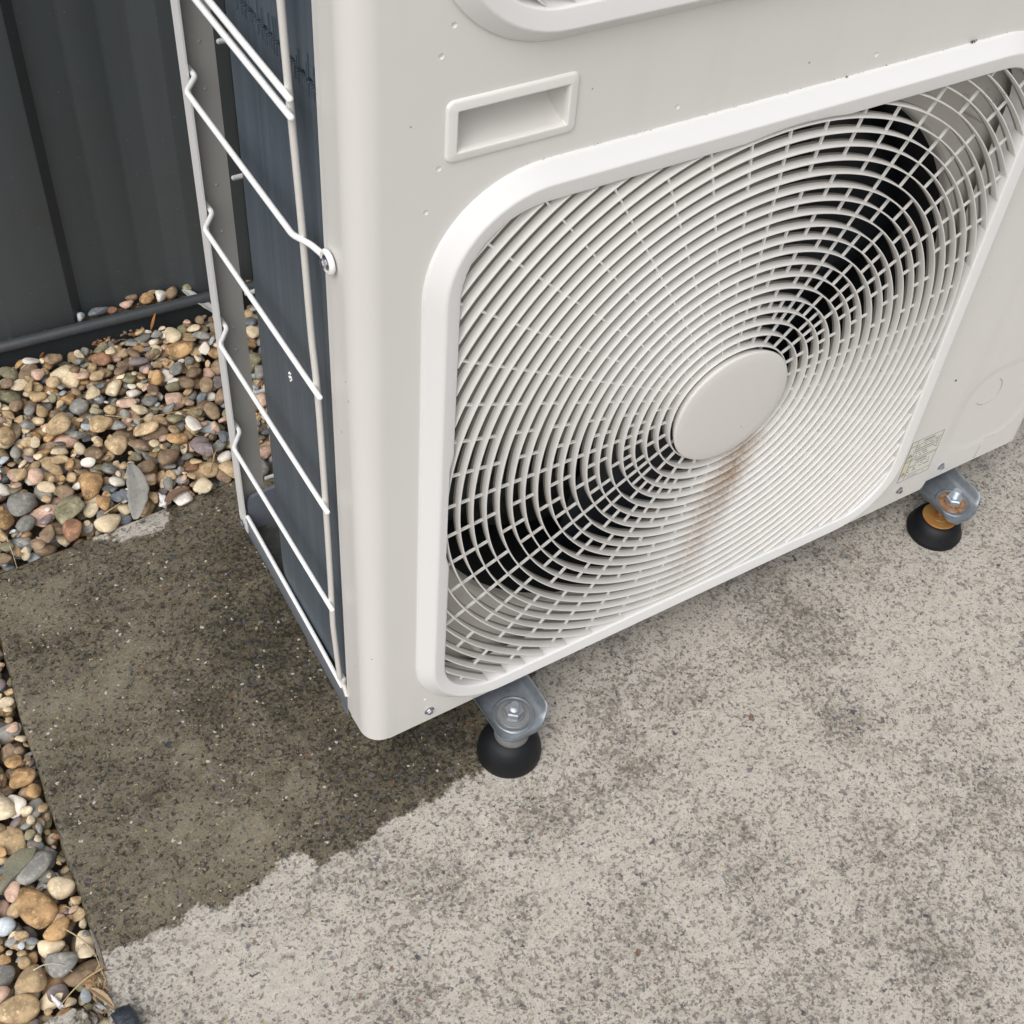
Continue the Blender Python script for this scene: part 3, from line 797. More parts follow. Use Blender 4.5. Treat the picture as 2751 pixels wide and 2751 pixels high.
# rear corner post: side flange and rear flange
bm = bmesh.new()
box(bm, -.0010, .0006, .2958, .3128, .100, ZT-.002)
box(bm, .0008, .0285, .3112, .3124, .098, ZT-.002)
part('corner_post', bm, [M_post_side], AC)
bm = bmesh.new(); box(bm, .0010, .0283, .3098, .3110, .0985, ZT-.003)
pin = part('post_inner_face', bm, M_postin, AC)
for z in [.6345+.0, .595, .553, .46, .41, .2985, .27]:
    bm = bmesh.new(); lathe(bm, [(.0016, .3098), (.0012, .3090), (.0004, .3088)], 8, (.0165, 0, z+.06), 'Y', cap0=False); part('rivet', bm, M_postin, pin, 60)
bm = bmesh.new()      # pointed foot tab of the post, screwed to the tray
V = [(-.0012, y, z) for y, z in ((.3128, .100), (.2958, .100), (.2935, .092), (.2930, .083), (.2975, .083), (.3120, .090))]
vs_ = [bm.verts.new(v) for v in V]; vt = [bm.verts.new((.0004, v[1], v[2])) for v in V]
bm.faces.new(vs_); bm.faces.new(vt[::-1])
for k in range(6): bm.faces.new((vs_[k], vs_[(k+1) % 6], vt[(k+1) % 6], vt[k]))
part('post_tab', recalc(bm), M_post_side, AC)
screw('post_screw', (-.0014, .3025, .0895), 'X', .0036)
# base tray
def zb_(y): return .0545+.090*min(y, .25)
def zt_(y): return .0860+.045*y
plan = [(.0000, .0515), (0, .08), (0, .12), (0, .16), (0, .20), (0, .24), (0, .285)]+[(.012-.012*math.cos(a), .297+.012*math.sin(a)) for a in np.linspace(.2, PI/2, 6)]+[(.3, .309), (.905, .309)]
def inset(p, d):
    x, y = p; return (x+d if y < .30 else x+d*.5, y-(d if y > .30 else 0))
def L_(d, zf): return [(*inset(p, d), zf(p[1])) for p in plan]
fl = [(x, y, .0775) for x, y, _ in L_(.0012, zt_)]
V, F = loops_mesh([L_(.006, lambda y: zb_(y)-.0005), L_(.0006, lambda y: zb_(y)), L_(0, lambda y: zb_(y)+.001), L_(0, zt_), L_(.0012, zt_), fl], False)
part('base_tray', (V, F), M_tray, AC, 40)
part('tray_floor', ([(.0015, .03, .0778), (.9, .03, .0778), (.9, .31, .0778), (.001, .31, .0778)], [(0, 1, 2, 3)]), M_trayin, AC)
part('tray_underside', ([(.016, .004, .0700), (.735, .004, .0700), (.735, .020, .0700), (.88, .020, .0700), (.90, .04, .0700), (.90, .30, .0700), (.004, .30, .0700), (.004, .03, .0700)], [tuple(range(8))]), M_galv, AC)
bm = bmesh.new()      # raised dark end plate at the rear of the tray
pts = [(.0045, .078), (.0045, .118)]+[(.0145-.010*math.cos(a), .118+.012*math.sin(a)) for a in np.linspace(.3, PI/2, 5)]+[(.07, .134), (.07, .078)]
a_ = [bm.verts.new((x, .2990, z)) for x, z in pts]; b_ = [bm.verts.new((x, .3035, z)) for x, z in pts]
bm.faces.new(a_); bm.faces.new(b_[::-1])
for k in range(len(pts)): q = (k+1) % len(pts); bm.faces.new((a_[k], a_[q], b_[q], b_[k]))
part('tray_end_plate', recalc(bm), M_tray, AC)
bm = bmesh.new(); box(bm, .0002, .0020, .0505, .0655, .0535, .0930, .0004); part('tray_tab', bm, M_tray, AC)

XW = -.0099; RW = .00228
guard = empty('wire_guard', (0, .16, 0)); guard.parent = AC; guard.matrix_parent_inverse = Matrix.Translation(-AC.location)
def gpart(name, pts, r, mat, **k):
    bm = bmesh.new(); tube(bm, pts, r, 12, **k); return part(name, bm, mat, guard, 60)
def horiz(z, yf, hook=True, end=None):
    b0 = [(.0042, .3075, z), (.0042, .292, z), (XW, .274, z)] if hook else [(XW, .312, z)]
    P = b0+(end or [(XW, yf, z)])
    return fillet(P, .004, 5)
gpart('wire', horiz(.7498, .066, False), RW+.0002, M_wire)
gpart('wire', horiz(.7366, .066, True), RW+.0002, M_wire)
gpart('wire', horiz(.6366, 0, True, [(XW, .078, .6366), (-.0050, .058, .6405), (-.0032, .0445, .6415)]), RW+.0001, M_wire)
for z, yf in ((.5060, .0475), (.3757, .0462), (.2388, .0490)): gpart('wire', horiz(z, yf), RW, M_wire)
for z in (.8700, 1.003, 1.136): gpart('wire', horiz(z, .0475), RW, M_wire)
gpart('wire', [(.0022, .296, .1052), (.0020, .20, .0990), (.0012, .12, .0960), (.0008, .062, .0905)], RW, M_wire)
vy = catmull([(0, .0845, 1.30), (0, .0845, 1.0), (0, .0808, .8087), (0, .0712, .651), (0, .0668, .5527), (0, .0612, .4819), (0, .0590, .30), (0, .0605, .16), (0, .0605, .110)], 6)
gpart('wire', [(XW+RW*2-.0002 if p.z > .2 else XW+RW*2-.0002+(.2-p.z)*.045, p.y, p.z) for p in vy], .0027, M_wire2)
bm = bmesh.new()      # loop screwed to the side of the front panel
tube(bm, [(-.0034, .0352+.0072*math.cos(a), .6415+.0072*math.sin(a)) for a in np.linspace(0, 2*PI, 29)[:-1]], RW, 10, closed=True)
part('wire_loop', recalc(bm), M_wire, guard, 60)
screw('guard_screw', (-.0045, .0352, .6415), 'X', .0044)
bm = bmesh.new()      # little clip where the upright sits in the tray
tube(bm, [(.0012, .0625, .1000), (.0014, .0580, .0965), (.0010, .0510, .0895)], .0026, 8)
box(bm, -.0004, .0042, .0572, .0660, .0950, .1085, .0014, 2)
part('wire_clip', bm, M_wire2, guard, 60)
rear = [.7385, .6391, .5076, .3762, .2454, .1150]
for z in rear+[.87, 1.003, 1.136]: gpart('rear_wire', [(.0384+random.uniform(-.001, .001), .330, z), (.5, .330, z), (.86, .330, z)], RW, M_wire)
for x in (.09, .48, .82): gpart('rear_wire', [(x, .3255, .09), (x, .3255, 1.25)], RW, M_wire)
# small pale flakes stuck to the coil
bm = bmesh.new()
for dy, dz_, a, b_ in ((0, .0048, .0035, .0014), (.002, .0030, .0018, .0016), (-.0014, .0016, .0032, .0013), (.0012, -.0008, .0034, .0014), (-.0003, -.0034, .0022, .0012), (-.0032, .0002, .0012, .0018)):
    box(bm, .0046, .0060, .1446+dy-a/2-.0, .1446+dy+a/2, .4382+dz_-b_/2, .4382+dz_+b_/2, .0004)
part('paint_flake', bm, M_wire, AC)

# mounting brackets, bolts and rubber feet
def bracket(cx, rusty, tilt):
    bm = bmesh.new(); w = .0275; zp = .0560
    # dished plate with rounded front and upturned wings
    prof_ = [(-w-.0036, .0700), (-w-.0028, .0690), (-w, .0590), (-w+.003, zp), (0, zp), (w-.004, zp), (w-.0005, .0590), (w+.0040, .0680), (w+.0052, .0692)]
    def row(y, sx=1, dz=0, shift=0): return [(cx+p[0]*sx, y, p[1]*1+dz) for p in prof_]
    def mixrow(y, kx, drop, wing):     # kx narrows the plate, wing 1..0 folds the upturned sides away
        out = []
        for (px, pz) in prof_:
            side = abs(px) > .021
            x = px*kx; z = pz
            if side: z = zp+(pz-zp)*wing
            out.append((cx+x, y, z-drop))
        return out
    rows = [mixrow(.075, 1, 0, 1), mixrow(.0, 1, 0, 1), mixrow(-.030, 1, 0, 1), mixrow(-.0420, .99, 0, .95), mixrow(-.0455, .94, .0002, .55), mixrow(-.0480, .86, .0006, .15),
            mixrow(-.0520, .70, .0014, 0), mixrow(-.0545, .52, .0030, 0), mixrow(-.0553, .47, .0075, 0)]
    top = rows; bot = [[(x, y, z-.0024) for (x, y, z) in r] for r in rows]
    n = len(prof_); T = [[bm.verts.new(v) for v in r] for r in top]; B = [[bm.verts.new(v) for v in r] for r in bot]
    for i in range(len(rows)-1):
        for k in range(n-1):
            bm.faces.new((T[i][k], T[i][k+1], T[i+1][k+1], T[i+1][k])); bm.faces.new((B[i+1][k], B[i+1][k+1], B[i][k+1], B[i][k]))
        for k in (0, n-1):
            f = (T[i][k], T[i+1][k], B[i+1][k], B[i][k]); bm.faces.new(f if k == 0 else f[::-1])
    bm.faces.new([T[-1][k] for k in range(n)]+[B[-1][k] for k in range(n-1, -1, -1)])
    br = part('mounting_bracket', recalc(bm), M_galv, AC, 50)
    md = br.modifiers.new('round', 'SUBSURF'); md.levels = 1; md.render_levels = 1
    yc = -.0300
    bm = bmesh.new(); lathe(bm, [(.0182, zp-.0006), (.0190, zp+.0006), (.0204, zp+.0011), (.0218, zp+.0006), (.0228, zp-.0006)], 40, (cx, yc, 0), cap0=False, cap1=False); part('pressed_ring', recalc(bm), M_galv, br, 60)
    bm = bmesh.new(); lathe(bm, [(.0168, zp-.001), (.0170, zp+.0004), (.0164, zp+.0012), (.0075, zp+.0014)], 32, (cx, yc, 0)); part('washer', recalc(bm), M_rustw if rusty else M_washer, br, 40)
    bm = bmesh.new(); lathe(bm, [(.0110, zp+.0012), (.0112, zp+.0018), (.0108, zp+.0030)], 28, (cx, yc, 0)); part('spring_washer', recalc(bm), M_rust if rusty else M_bolt, br, 40)
    bm = bmesh.new(); lathe_hex(bm, (cx, yc, zp+.003), .0104, .0085, 'Z', .35, .14)
    part('nut', recalc(bm), M_bolt2 if rusty else M_bolt, br, 25)
    bm = bmesh.new(); hgt = .0215 if rusty else .0165; pr = []
    z = zp+.0108
    while z < zp+hgt: pr += [(.0056, z), (.0050, z+.0004)]; z += .0009
    pr += [(.0054, zp+hgt), (.0044, zp+hgt+.0012)]
    lathe(bm, pr, 20, (cx, yc, 0)); part('bolt_end', recalc(bm), M_bolt2 if rusty else M_bolt, br, 40)
    fx, fy_ = tilt
    foot = bmesh.new()
    if not rusty:
        pr = [(.0335, 0), (.0338, .004), (.0332, .010), (.0315, .0165), (.0288, .0225), (.0258, .0275), (.0225, .0305), (.0185, .0325), (.0160, .0335)]
    else:
        pr = [(.0340, 0), (.0345, .0035), (.0350, .0052), (.0343, .0066), (.0330, .0100), (.0305, .0170), (.0275, .0235), (.0235, .0268), (.0205, .0275)]
    lathe(foot, pr, 48, (fx, fy_, .0004))
    ft = part('rubber_foot', recalc(foot), M_rubber, AC, 50, **({'label': 'black rubber foot with an orange rusted steel disc on top'} if rusty else {'label': 'black bell-shaped rubber foot with a grey steel collar'}))
    bm = bmesh.new()
    if rusty:
        lathe(bm, [(.0212, .0272), (.0215, .0285), (.0208, .0293), (.0150, .0296), (.0146, .0289), (.0105, .0292), (.0100, .0300), (.0060, .0302)], 40, (fx, fy_, 0))
        part('rusty_disc', recalc(bm), M_rustdisc, ft, 40)
        bm = bmesh.new(); tube(bm, [(fx, fy_, .028), (cx, yc, zp-.001)], .0062, 16, round_end=False); part('bolt_shank', bm, M_rust, ft, 40)
        bm = bmesh.new(); lathe(bm, [(.0165, .046), (.0205, .0475), (.0215, .0500), (.0215, .0530)], 30, (cx+.004, yc-.006, 0)); part('under_washer', recalc(bm), M_galv, ft, 40)
    else:
        bm = bmesh.new(); lathe(bm, [(.0178, .0325), (.0182, .0345), (.0165, .0385), (.0150, .0430), (.0148, .0530)], 36, (fx+.0010, fy_, 0)); part('steel_collar', recalc(bm), M_washer, ft, 40)
bracket(.1462, False, (.1405, -.0365)); bracket(.7690, True, (.7640, -.0245))
bracket2 = [(.1462, .300), (.7725, .300)]
for cx, cy in bracket2:      # plain rear feet, mostly hidden under the unit
    bm = bmesh.new(); lathe(bm, [(.0335, .0004), (.0335, .01), (.027, .026), (.016, .0335)], 32, (cx, cy, 0)); lathe(bm, [(.0148, .0338), (.0148, .0688)], 24, (cx, cy, 0)); part('rubber_foot', recalc(bm), M_rubber, AC, 50)

# ------------------------------------------------------------------ gravel
def pebble_mat(name, c1, c2, mott=.5, spot=None, rough=.78):
    s = N(name); o = s.obj(); inf = s.n('ShaderNodeObjectInfo'); geo = s.n('ShaderNodeNewGeometry')
    p = s.pos()
    rnd_ = s.math('FRACT', s.math('ADD', inf.outputs['Random'], s.math('MULTIPLY', geo.outputs['Random Per Island'], 7.3)))
    n = s.noise(p, 75, 5, .65); n2 = s.noise(p, 420, 3, .7)
    c = s.mix(rnd_, c1, c2)
    dk = s.n('ShaderNodeMix', data_type='RGBA', blend_type='MULTIPLY'); dk.inputs[0].default_value = 1
    c = s.mix(s.math('MULTIPLY', s.ramp(n, [(.42, 0), (.60, 1)]), min(1, mott*1.5)), c, tuple(x*.50 for x in c2))
    c = s.mix(s.ramp(s.noise(p, 160, 4, .7), [(.54, 0), (.68, .6)]), c, tuple(min(.78, x*1.4+.04) for x in c1))
    c = s.mix(s.ramp(n2, [(.60, 0), (.72, .45)]), c, spot or tuple(x*.35 for x in c1))
    c = s.mix(s.ramp(n2, [(.28, .35), (.40, 0)]), c, tuple(min(.75, x*1.35+.05) for x in c1))
    br = s.math('ADD', 1.08, s.math('MULTIPLY', s.math('FRACT', s.math('MULTIPLY', rnd_, 13.7)), .42))
    x = s.n('ShaderNodeVectorMath', operation='SCALE'); s.L(c, x.inputs[0]); s.L(br, x.inputs['Scale'])
    s.set(color=x.outputs[0], rough=rough, spec=.4)
    s.bump(s.noise(p, 300, 4, .65), .35, .0008); return s.m
PM = [
 (pebble_mat('pebble_tan', (.50, .37, .22), (.38, .27, .15)), 22),
 (pebble_mat('pebble_cream', (.66, .56, .40), (.58, .46, .30), .35, (.30, .15, .07)), 14),
 (pebble_mat('pebble_pink', (.56, .40, .30), (.50, .33, .25), .4), 8),
 (pebble_mat('pebble_ochre', (.42, .265, .125), (.31, .19, .09), .6), 7),
 (pebble_mat('pebble_brown', (.28, .20, .125), (.20, .14, .09), .5), 16),
 (pebble_mat('pebble_grey', (.26, .25, .225), (.19, .185, .17), .4), 13),
 (pebble_mat('pebble_slate', (.15, .165, .18), (.11, .125, .14), .4), 4),
 (pebble_mat('pebble_bluegrey', (.40, .44, .46), (.30, .33, .34), .3), 2),
 (pebble_mat('pebble_white', (.74, .70, .63), (.66, .60, .50), .25, (.45, .25, .12)), 6),
 (pebble_mat('pebble_purple', (.23, .185, .18), (.16, .13, .13), .4), 3),
 (pebble_mat('pebble_rust', (.28, .15, .09), (.21, .11, .065), .5), 2),
 (pebble_mat('pebble_olive', (.30, .27, .17), (.21, .19, .12), .5), 9)]
PW = np.array([w for _, w in PM], float); PW /= PW.sum()
def stone_verts(rng, sub, angular):
    bm = bmesh.new(); bmesh.ops.create_icosphere(bm, subdivisions=sub, radius=1)
    n = 15 if angular else 11; nn = rng.normal(size=(n, 3)); nn[:, 2] *= 1.2; nn /= np.linalg.norm(nn, axis=1)[:, None]
    h = rng.uniform(.66, 1.0, n) if angular else rng.uniform(.80, 1.05, n); pw = 11 if angular else 4.5
    for v in bm.verts:
        d = np.array(v.co); d /= np.linalg.norm(d)
        q = np.clip(nn @ d, 0, None)/h
        r = 1/(np.sum(q**pw)+.75**pw)**(1/pw); r = min(r, 1.15)
        v.co = Vector(d*r)
    V = np.array([v.co[:] for v in bm.verts]); ext = np.abs(V).max(0); V /= ext
    F = [tuple(v.index for v in f.verts) for f in bm.faces]; bm.free()
    return V, F
srng = np.random.default_rng(21)
STONES = []
for i in range(24):
    st = srng.integers(1 << 30); ang = i % 12 in (0, 1, 3, 5, 7, 8, 10, 11)
    STONES.append((stone_verts(np.random.default_rng(st), 3, ang), stone_verts(np.random.default_rng(st), 2, ang)))

def deposit():
    rng = np.random.default_rng(3)
    CELL = .0015; x0, x1, y0, y1 = -.80, 1.00, -.42, .80
    nx, ny = int((x1-x0)/CELL), int((y1-y0)/CELL)
    gx = x0+(np.arange(nx)+.5)*CELL; gy = y0+(np.arange(ny)+.5)*CELL
    GX, GY = np.meshgrid(gx, gy, indexing='ij')
    H = np.full((nx, ny), -.046)+.006*np.sin(GX*17+1)*np.cos(GY*13)+np.clip(GY-.58, 0, 1)*.30
    limf = lambda lim, y: lim+max(0, y-.57)*.19
    el = np.array([edge_left(y) for y in gy])-.004; er = np.array([edge_rear(x) for x in gx])+.004
    slab_ = (GX > el[None, :]) & (GY < er[:, None]); H[slab_] = .0
    fen = GY > (fy(GX)-.004); H[fen] = .3
    out = []
    def place(zone, n, smed, ssig, kmin, lim, rear):
        for _ in range(n):
            a = smed*math.exp(rng.normal(0, ssig)); b = a*rng.uniform(.58, .92); c = b*rng.uniform(.42, .72)
            best = None
            for t in range(kmin):
                x = rng.uniform(zone[0], zone[1]); y = rng.uniform(zone[2], zone[3]); yaw = rng.uniform(0, 2*PI)
                i0, i1 = int((x-a-x0)/CELL), int((x+a-x0)/CELL)+2; j0, j1 = int((y-a-y0)/CELL), int((y+a-y0)/CELL)+2
                if i0 < 0 or j0 < 0 or i1 >= nx or j1 >= ny: continue
                X = GX[i0:i1, j0:j1]-x; Y = GY[i0:i1, j0:j1]-y
                u = (X*math.cos(yaw)+Y*math.sin(yaw))/a; v = (-X*math.sin(yaw)+Y*math.cos(yaw))/b; q = u*u+v*v
                m = q < .98
                if m.sum() < 6: continue
                dome = c*np.sqrt(1-q[m]); h = H[i0:i1, j0:j1][m]
                z = np.percentile(h+dome, 86)
                if (h > .2).any(): continue
                if best is None or z < best[0]: best = (z, x, y, yaw, i0, i1, j0, j1, m, dome, X, Y, q)
            if best is None: continue
            z, x, y, yaw, i0, i1, j0, j1, m, dome, X, Y, q = best
            if z > limf(lim, y): continue
            sub = H[i0:i1, j0:j1]; hh = sub[m]
            # tilt with the stones beneath
            gxm = np.polyfit(X[m], hh, 1)[0]; gym = np.polyfit(Y[m], hh, 1)[0]
            tx = float(np.clip(gym*.5, -.5, .5))+rng.normal(0, .10); ty = float(np.clip(-gxm*.5, -.5, .5))+rng.normal(0, .10)
            sub[m] = np.maximum(hh, z+dome*.97); H[i0:i1, j0:j1] = sub
            out.append([x, y, z, a, b, c, yaw, tx, ty, rear])
    place((-.46, .42, .428, .765), 2500, .0096, .32, 7, .0045, 1)
    place((-.46, .42, .60, .75), 420, .0090, .28, 8, .0050, 1)
    place((-.46, .42, .64, .757), 620, .0088, .28, 7, .0030, 1)
    place((-.46, .36, .44, .745), 420, .0108, .28, 5, .012, 1)
    place((-.46, .42, .441, .755), 700, .0058, .25, 9, .0060, 1)
    place((.42, .99, .42, .76), 620, .0105, .25, 5, .004, 1)
    place((-.62, -.235, -.30, .46), 1300, .0108, .27, 7, -.004, 0)
    place((-.44, -.262, -.16, .40), 260, .0130, .25, 6, .003, 0)
    place((-.44, -.262, -.16, .40), 420, .0062, .25, 9, .001, 0)
    # exposed share of each stone, apparent size, and whether the camera sees it
    C = np.array([-.2871, -.6256, 1.2145]); Rm = np.array([list(Rr), list(-Ru), list(Rf)]); res = []
    for k, (x, y, z, a, b, c, yaw, tx, ty, rear) in enumerate(out):
        i0, i1 = int((x-a-x0)/CELL), int((x+a-x0)/CELL)+2; j0, j1 = int((y-a-y0)/CELL), int((y+a-y0)/CELL)+2
        X = GX[i0:i1, j0:j1]-x; Y = GY[i0:i1, j0:j1]-y
        u = (X*math.cos(yaw)+Y*math.sin(yaw))/a; v = (-X*math.sin(yaw)+Y*math.cos(yaw))/b; q = u*u+v*v; m = q < .98
        vis = (H[i0:i1, j0:j1][m] < z+c*np.sqrt(1-q[m])+.0012).mean()
        w = Rm @ (np.array([x, y, z])-C); px = 1608.26+3550.8*w[0]/w[2]; py = 1257.06+3550.8*w[1]/w[2]
        seen = -25 < px < 2776 and -25 < py < 2776
        if rear and (px > 640 and not (640 < px < 730 and py < 1250)): seen = False   # behind the unit
        size = vis*a*b/(w[2]**2)
        res.append((vis, seen, size))
    return out, res
stones, sinfo = deposit()
gravel = obj('gravel_bed', ([(-1.2, -.9, -.047), (-.22, -.9, -.047), (-.22, .40, -.047), (2.0, .40, -.047), (2.0, .80, -.047), (-1.2, .80, -.047)], [(0, 1, 2, 3, 4, 5)]), M_soil, kind='structure')
mats = [m for m, _ in PM]
crng = np.random.default_rng(8)
hi_mesh = []
for i, ((Vh, Fh), _) in enumerate(STONES):
    me = bpy.data.meshes.new('pebble'); me.from_pydata([tuple(v) for v in Vh], [], Fh); me.polygons.foreach_set('use_smooth', [True]*len(Fh))
    me.materials.append(mats[0]); me.update(); hi_mesh.append(me)
order = sorted([k for k in range(len(stones)) if sinfo[k][1] and sinfo[k][0] > .12], key=lambda k: -sinfo[k][2])
single = set(order[:300])
bulk_v, bulk_f, bulk_m = [], [], []; nb = 0
from mathutils import Euler
for k, (x, y, z, a, b, c, yaw, tx, ty, rear) in enumerate(stones):
    if sinfo[k][0] < .02: continue
    mi = int(crng.choice(len(PM), p=PW)); si = int(crng.integers(24))
    rot = Euler((tx, ty, 0)).to_matrix() @ Matrix.Rotation(yaw, 3, 'Z')
    if k in single:
        o = bpy.data.objects.new('pebble', hi_mesh[si]); COL.objects.link(o); o.parent = gravel
        o.matrix_local = Matrix.Translation((x, y, z)) @ rot.to_4x4() @ Matrix.Diagonal((a, b, c, 1))
        o.material_slots[0].link = 'OBJECT'; o.material_slots[0].material = mats[mi]
    else:
        Vs, Fs = STONES[si][0 if sinfo[k][1] and sinfo[k][0] > .25 else 1]
        P_ = (Vs*np.array([a, b, c])) @ np.array(rot).T+np.array([x, y, z])
        bulk_v.append(P_); bulk_f.append(np.array(Fs)+nb); bulk_m.append(np.full(len(Fs), mi)); nb += len(P_)
me = bpy.data.meshes.new('loose_pebbles'); bv = np.concatenate(bulk_v); bf = np.concatenate(bulk_f); bmi = np.concatenate(bulk_m)
me.vertices.add(len(bv)); me.vertices.foreach_set('co', bv.reshape(-1)); me.loops.add(len(bf)*3); me.loops.foreach_set('vertex_index', bf.reshape(-1).astype(np.int32))
me.polygons.add(len(bf)); me.polygons.foreach_set('loop_start', np.arange(0, len(bf)*3, 3, dtype=np.int32)); 
for m in mats: me.materials.append(m)
me.polygons.foreach_set('material_index', bmi.astype(np.int32)); me.polygons.foreach_set('use_smooth', [True]*len(bf)); me.update(); me.validate()
o = bpy.data.objects.new('loose_pebbles', me); COL.objects.link(o); o.parent = gravel; o['kind'] = 'stuff'
print('STONES', len(stones), 'bulk', len(bulk_v), 'tris', len(bf))

# ------------------------------------------------------------------ stones caught behind the rail, leaves, straw, chips
hi = 0
for x, dy, a, b, c, yaw, mi in ((-.034, .0, .0085, .0062, .0055, 1.4, 7), (-.010, .003, .0150, .0068, .006, .25, 6), (.006, .0, .0065, .0055, .005, 0, 10), (.026, .004, .0100, .0060, .0055, .2, 2),
                              (.050, .004, .0120, .0080, .007, .1, 3), (.070, .004, .0110, .0072, .008, .9, 8), (.086, .003, .0105, .0080, .0075, .2, 4), (.106, .006, .0075, .0070, .007, .3, 11), (.036, .016, .008, .006, .005, .3, 4), (.062, .017, .008, .006, .005, .3, 0)):
    o = bpy.data.objects.new('pebble', hi_mesh[(hi*5) % 24]); hi += 1; COL.objects.link(o); o.parent = gravel
    o.matrix_local = Matrix.Translation((x, fy(x)+.0255+dy, .0205+c+.010)) @ Matrix.Rotation(yaw, 4, 'Z') @ Matrix.Diagonal((a, b, c, 1))
    o.material_slots[0].link = 'OBJECT'; o.material_slots[0].material = mats[mi]
V = [(x, fy(x)+y, .0215+.009*math.sin(i*1.3)**2*(j == 1)) for i, x in enumerate(np.linspace(-.13, .20, 40)) for j, y in enumerate((.0185, .027, .044))]
F = [(i*3+j, i*3+3+j, i*3+4+j, i*3+1+j) for i in range(39) for j in (0, 1)]
obj('track_sand', (V, F), M_soil, gravel, 60, kind='stuff')

def leaf_mat(name, c1, c2, rough=.7):
    s = N(name); p = s.pos(); n = s.noise(p, 130, 5, .7)
    c = s.mix(s.ramp(n, [(.35, 0), (.7, 1)]), c1, c2)
    c = s.mix(s.ramp(s.noise(p, 260, 2, .5), [(.74, 0), (.77, 1)]), c, tuple(x*.2 for x in c1))
    s.set(color=c, rough=rough); s.bump(n, .5, .001); return s.m
ML_grey = leaf_mat('leaf_grey', (.34, .325, .30), (.25, .24, .22)); ML_brown = leaf_mat('leaf_brown', (.23, .14, .085), (.14, .09, .06))
ML_rust = leaf_mat('leaf_rust', (.40, .17, .05), (.28, .11, .035)); ML_tan = leaf_mat('leaf_tan', (.42, .31, .19), (.28, .19, .11)); ML_pale = leaf_mat('leaf_pale', (.46, .47, .44), (.36, .37, .34))
def leaf(name, p0, p1, width, mat, label, z0=.012, z1=.012, bow=.0, curl=.2, lift=.002, wave=.0, group=None):
    p0, p1 = Vector((*p0, z0)), Vector((*p1, z1)); ax = p1-p0; L = ax.length; t = ax.normalized(); sd_ = Vector((-t.y, t.x, 0)).normalized(); up = Vector((0, 0, 1))
    n, m = 22, 9; V = []; F = []
    for i in range(n):
        u = i/(n-1); w = width*.5*(math.sin(PI*min(1, u*.96+.02))**.62)*(1-.25*u)+.0002
        c = p0+ax*u+sd_*bow*math.sin(PI*u)+up*(lift*math.sin(PI*u)+wave*math.sin(u*9))
        for j in range(m):
            v = -1+2*j/(m-1); e = 1+.06*math.sin(u*31+j)*(abs(v) == 1)
            V.append(tuple(c+sd_*(w*v*e)+up*(abs(v)**1.5*w*curl-(abs(v) < .1)*.0005)))
    for i in range(n-1):
        for j in range(m-1): a = i*m+j; F.append((a, a+1, a+m+1, a+m))
    o = obj(name, (V, F), mat, smooth=60, label=label, category='leaf', **({'group': group} if group else {}))
    md = o.modifiers.new('thickness', 'SOLIDIFY'); md.thickness = .0006; return o
leaf('dead_leaf', (-.0865, .4235), (-.0635, .5070), .0270, ML_grey, 'large grey dried leaf lying on the pebbles at the edge of the concrete', .0165, .0190, -.006, .16, .004, .0010)
leaf('dead_leaf', (-.0510, .4330), (-.0160, .4450), .0120, ML_brown, 'small curled brown leaf on the gravel just right of the big grey leaf', .010, .012, .003, .5, .003)
leaf('dead_leaf', (.0985, .7560), (.1290, .7080), .0150, ML_pale, 'pale grey-green leaf leaning against the fence rail beside the unit post', .040, .020, .0, .25, .002)
leaf('dead_leaf', (.0420, .7280), (.0520, .7300), .0055, ML_rust, 'small rust orange leaf tip standing up against the fence rail', .0130, .036, .0, .3, .0)
leaf('dead_leaf', (-.1260, .6740), (-.1090, .6600), .0080, ML_rust, 'orange leaf fragment wedged between pebbles in the middle of the gravel strip', .013, .015, .0, .4, .001)
leaf('dead_leaf', (-.0980, .7300), (-.0950, .7200), .0060, ML_rust, 'tiny rust coloured leaf shard in the gravel close to the left part of the rail', .017, .034, .0, .3, .0)
leaf('dead_leaf', (-.3050, -.0650), (-.2925, -.0925), .0075, ML_tan, 'narrow tan dry leaf in the debris beside the lower slab corner', .0030, .0040, .001, .6, .002)
# leaf litter in the rail
def litter(x, y, z, n, spread, seed, label):
    rng = random.Random(seed); bm = bmesh.new()
    for _ in range(n):
        a = rng.uniform(0, PI); l = rng.uniform(.002, .006); w = rng.uniform(.001, .0025)
        c = Vector((x+rng.uniform(-1, 1)*spread, y+rng.uniform(-1, 1)*spread*.35, z+rng.uniform(0, .005))); t = Vector((math.cos(a), math.sin(a)*.6, rng.uniform(-.4, .4))).normalized(); s_ = Vector((-t.y, t.x, rng.uniform(-.5, .5))).normalized()
        vs_ = [bm.verts.new(c+t*l), bm.verts.new(c+s_*w+Vector((0, 0, .0008))), bm.verts.new(c-t*l), bm.verts.new(c-s_*w)]; bm.faces.new(vs_)
    o = obj('leaf_litter', bm, [ML_brown, ML_tan, ML_rust], label=label, category='leaf litter')
    for f in o.data.polygons: f.material_index = rng.choice((0, 0, 1, 1, 2))
    o['kind'] = 'stuff'; return o
litter(-.094, fy(-.094)+.030, .024, 34, .019, 4, 'clump of dry brown leaf scraps caught behind the fence rail at far left')
litter(.180, fy(.18)+.028, .026, 26, .014, 5, 'dry orange leaf scraps behind the fence rail near the unit')
litter(.058, fy(.058)+.034, .026, 26, .022, 6, 'dry grass and leaf scraps behind the pebbles in the rail')
litter(-.022, fy(-.022)-.008, .016, 20, .012, 9, 'crumbled grey leaf scraps in front of the rail')
litter(.018, fy(.018)-.010, .018, 18, .016, 10, 'brown leaf crumbs on pebbles below the rail')
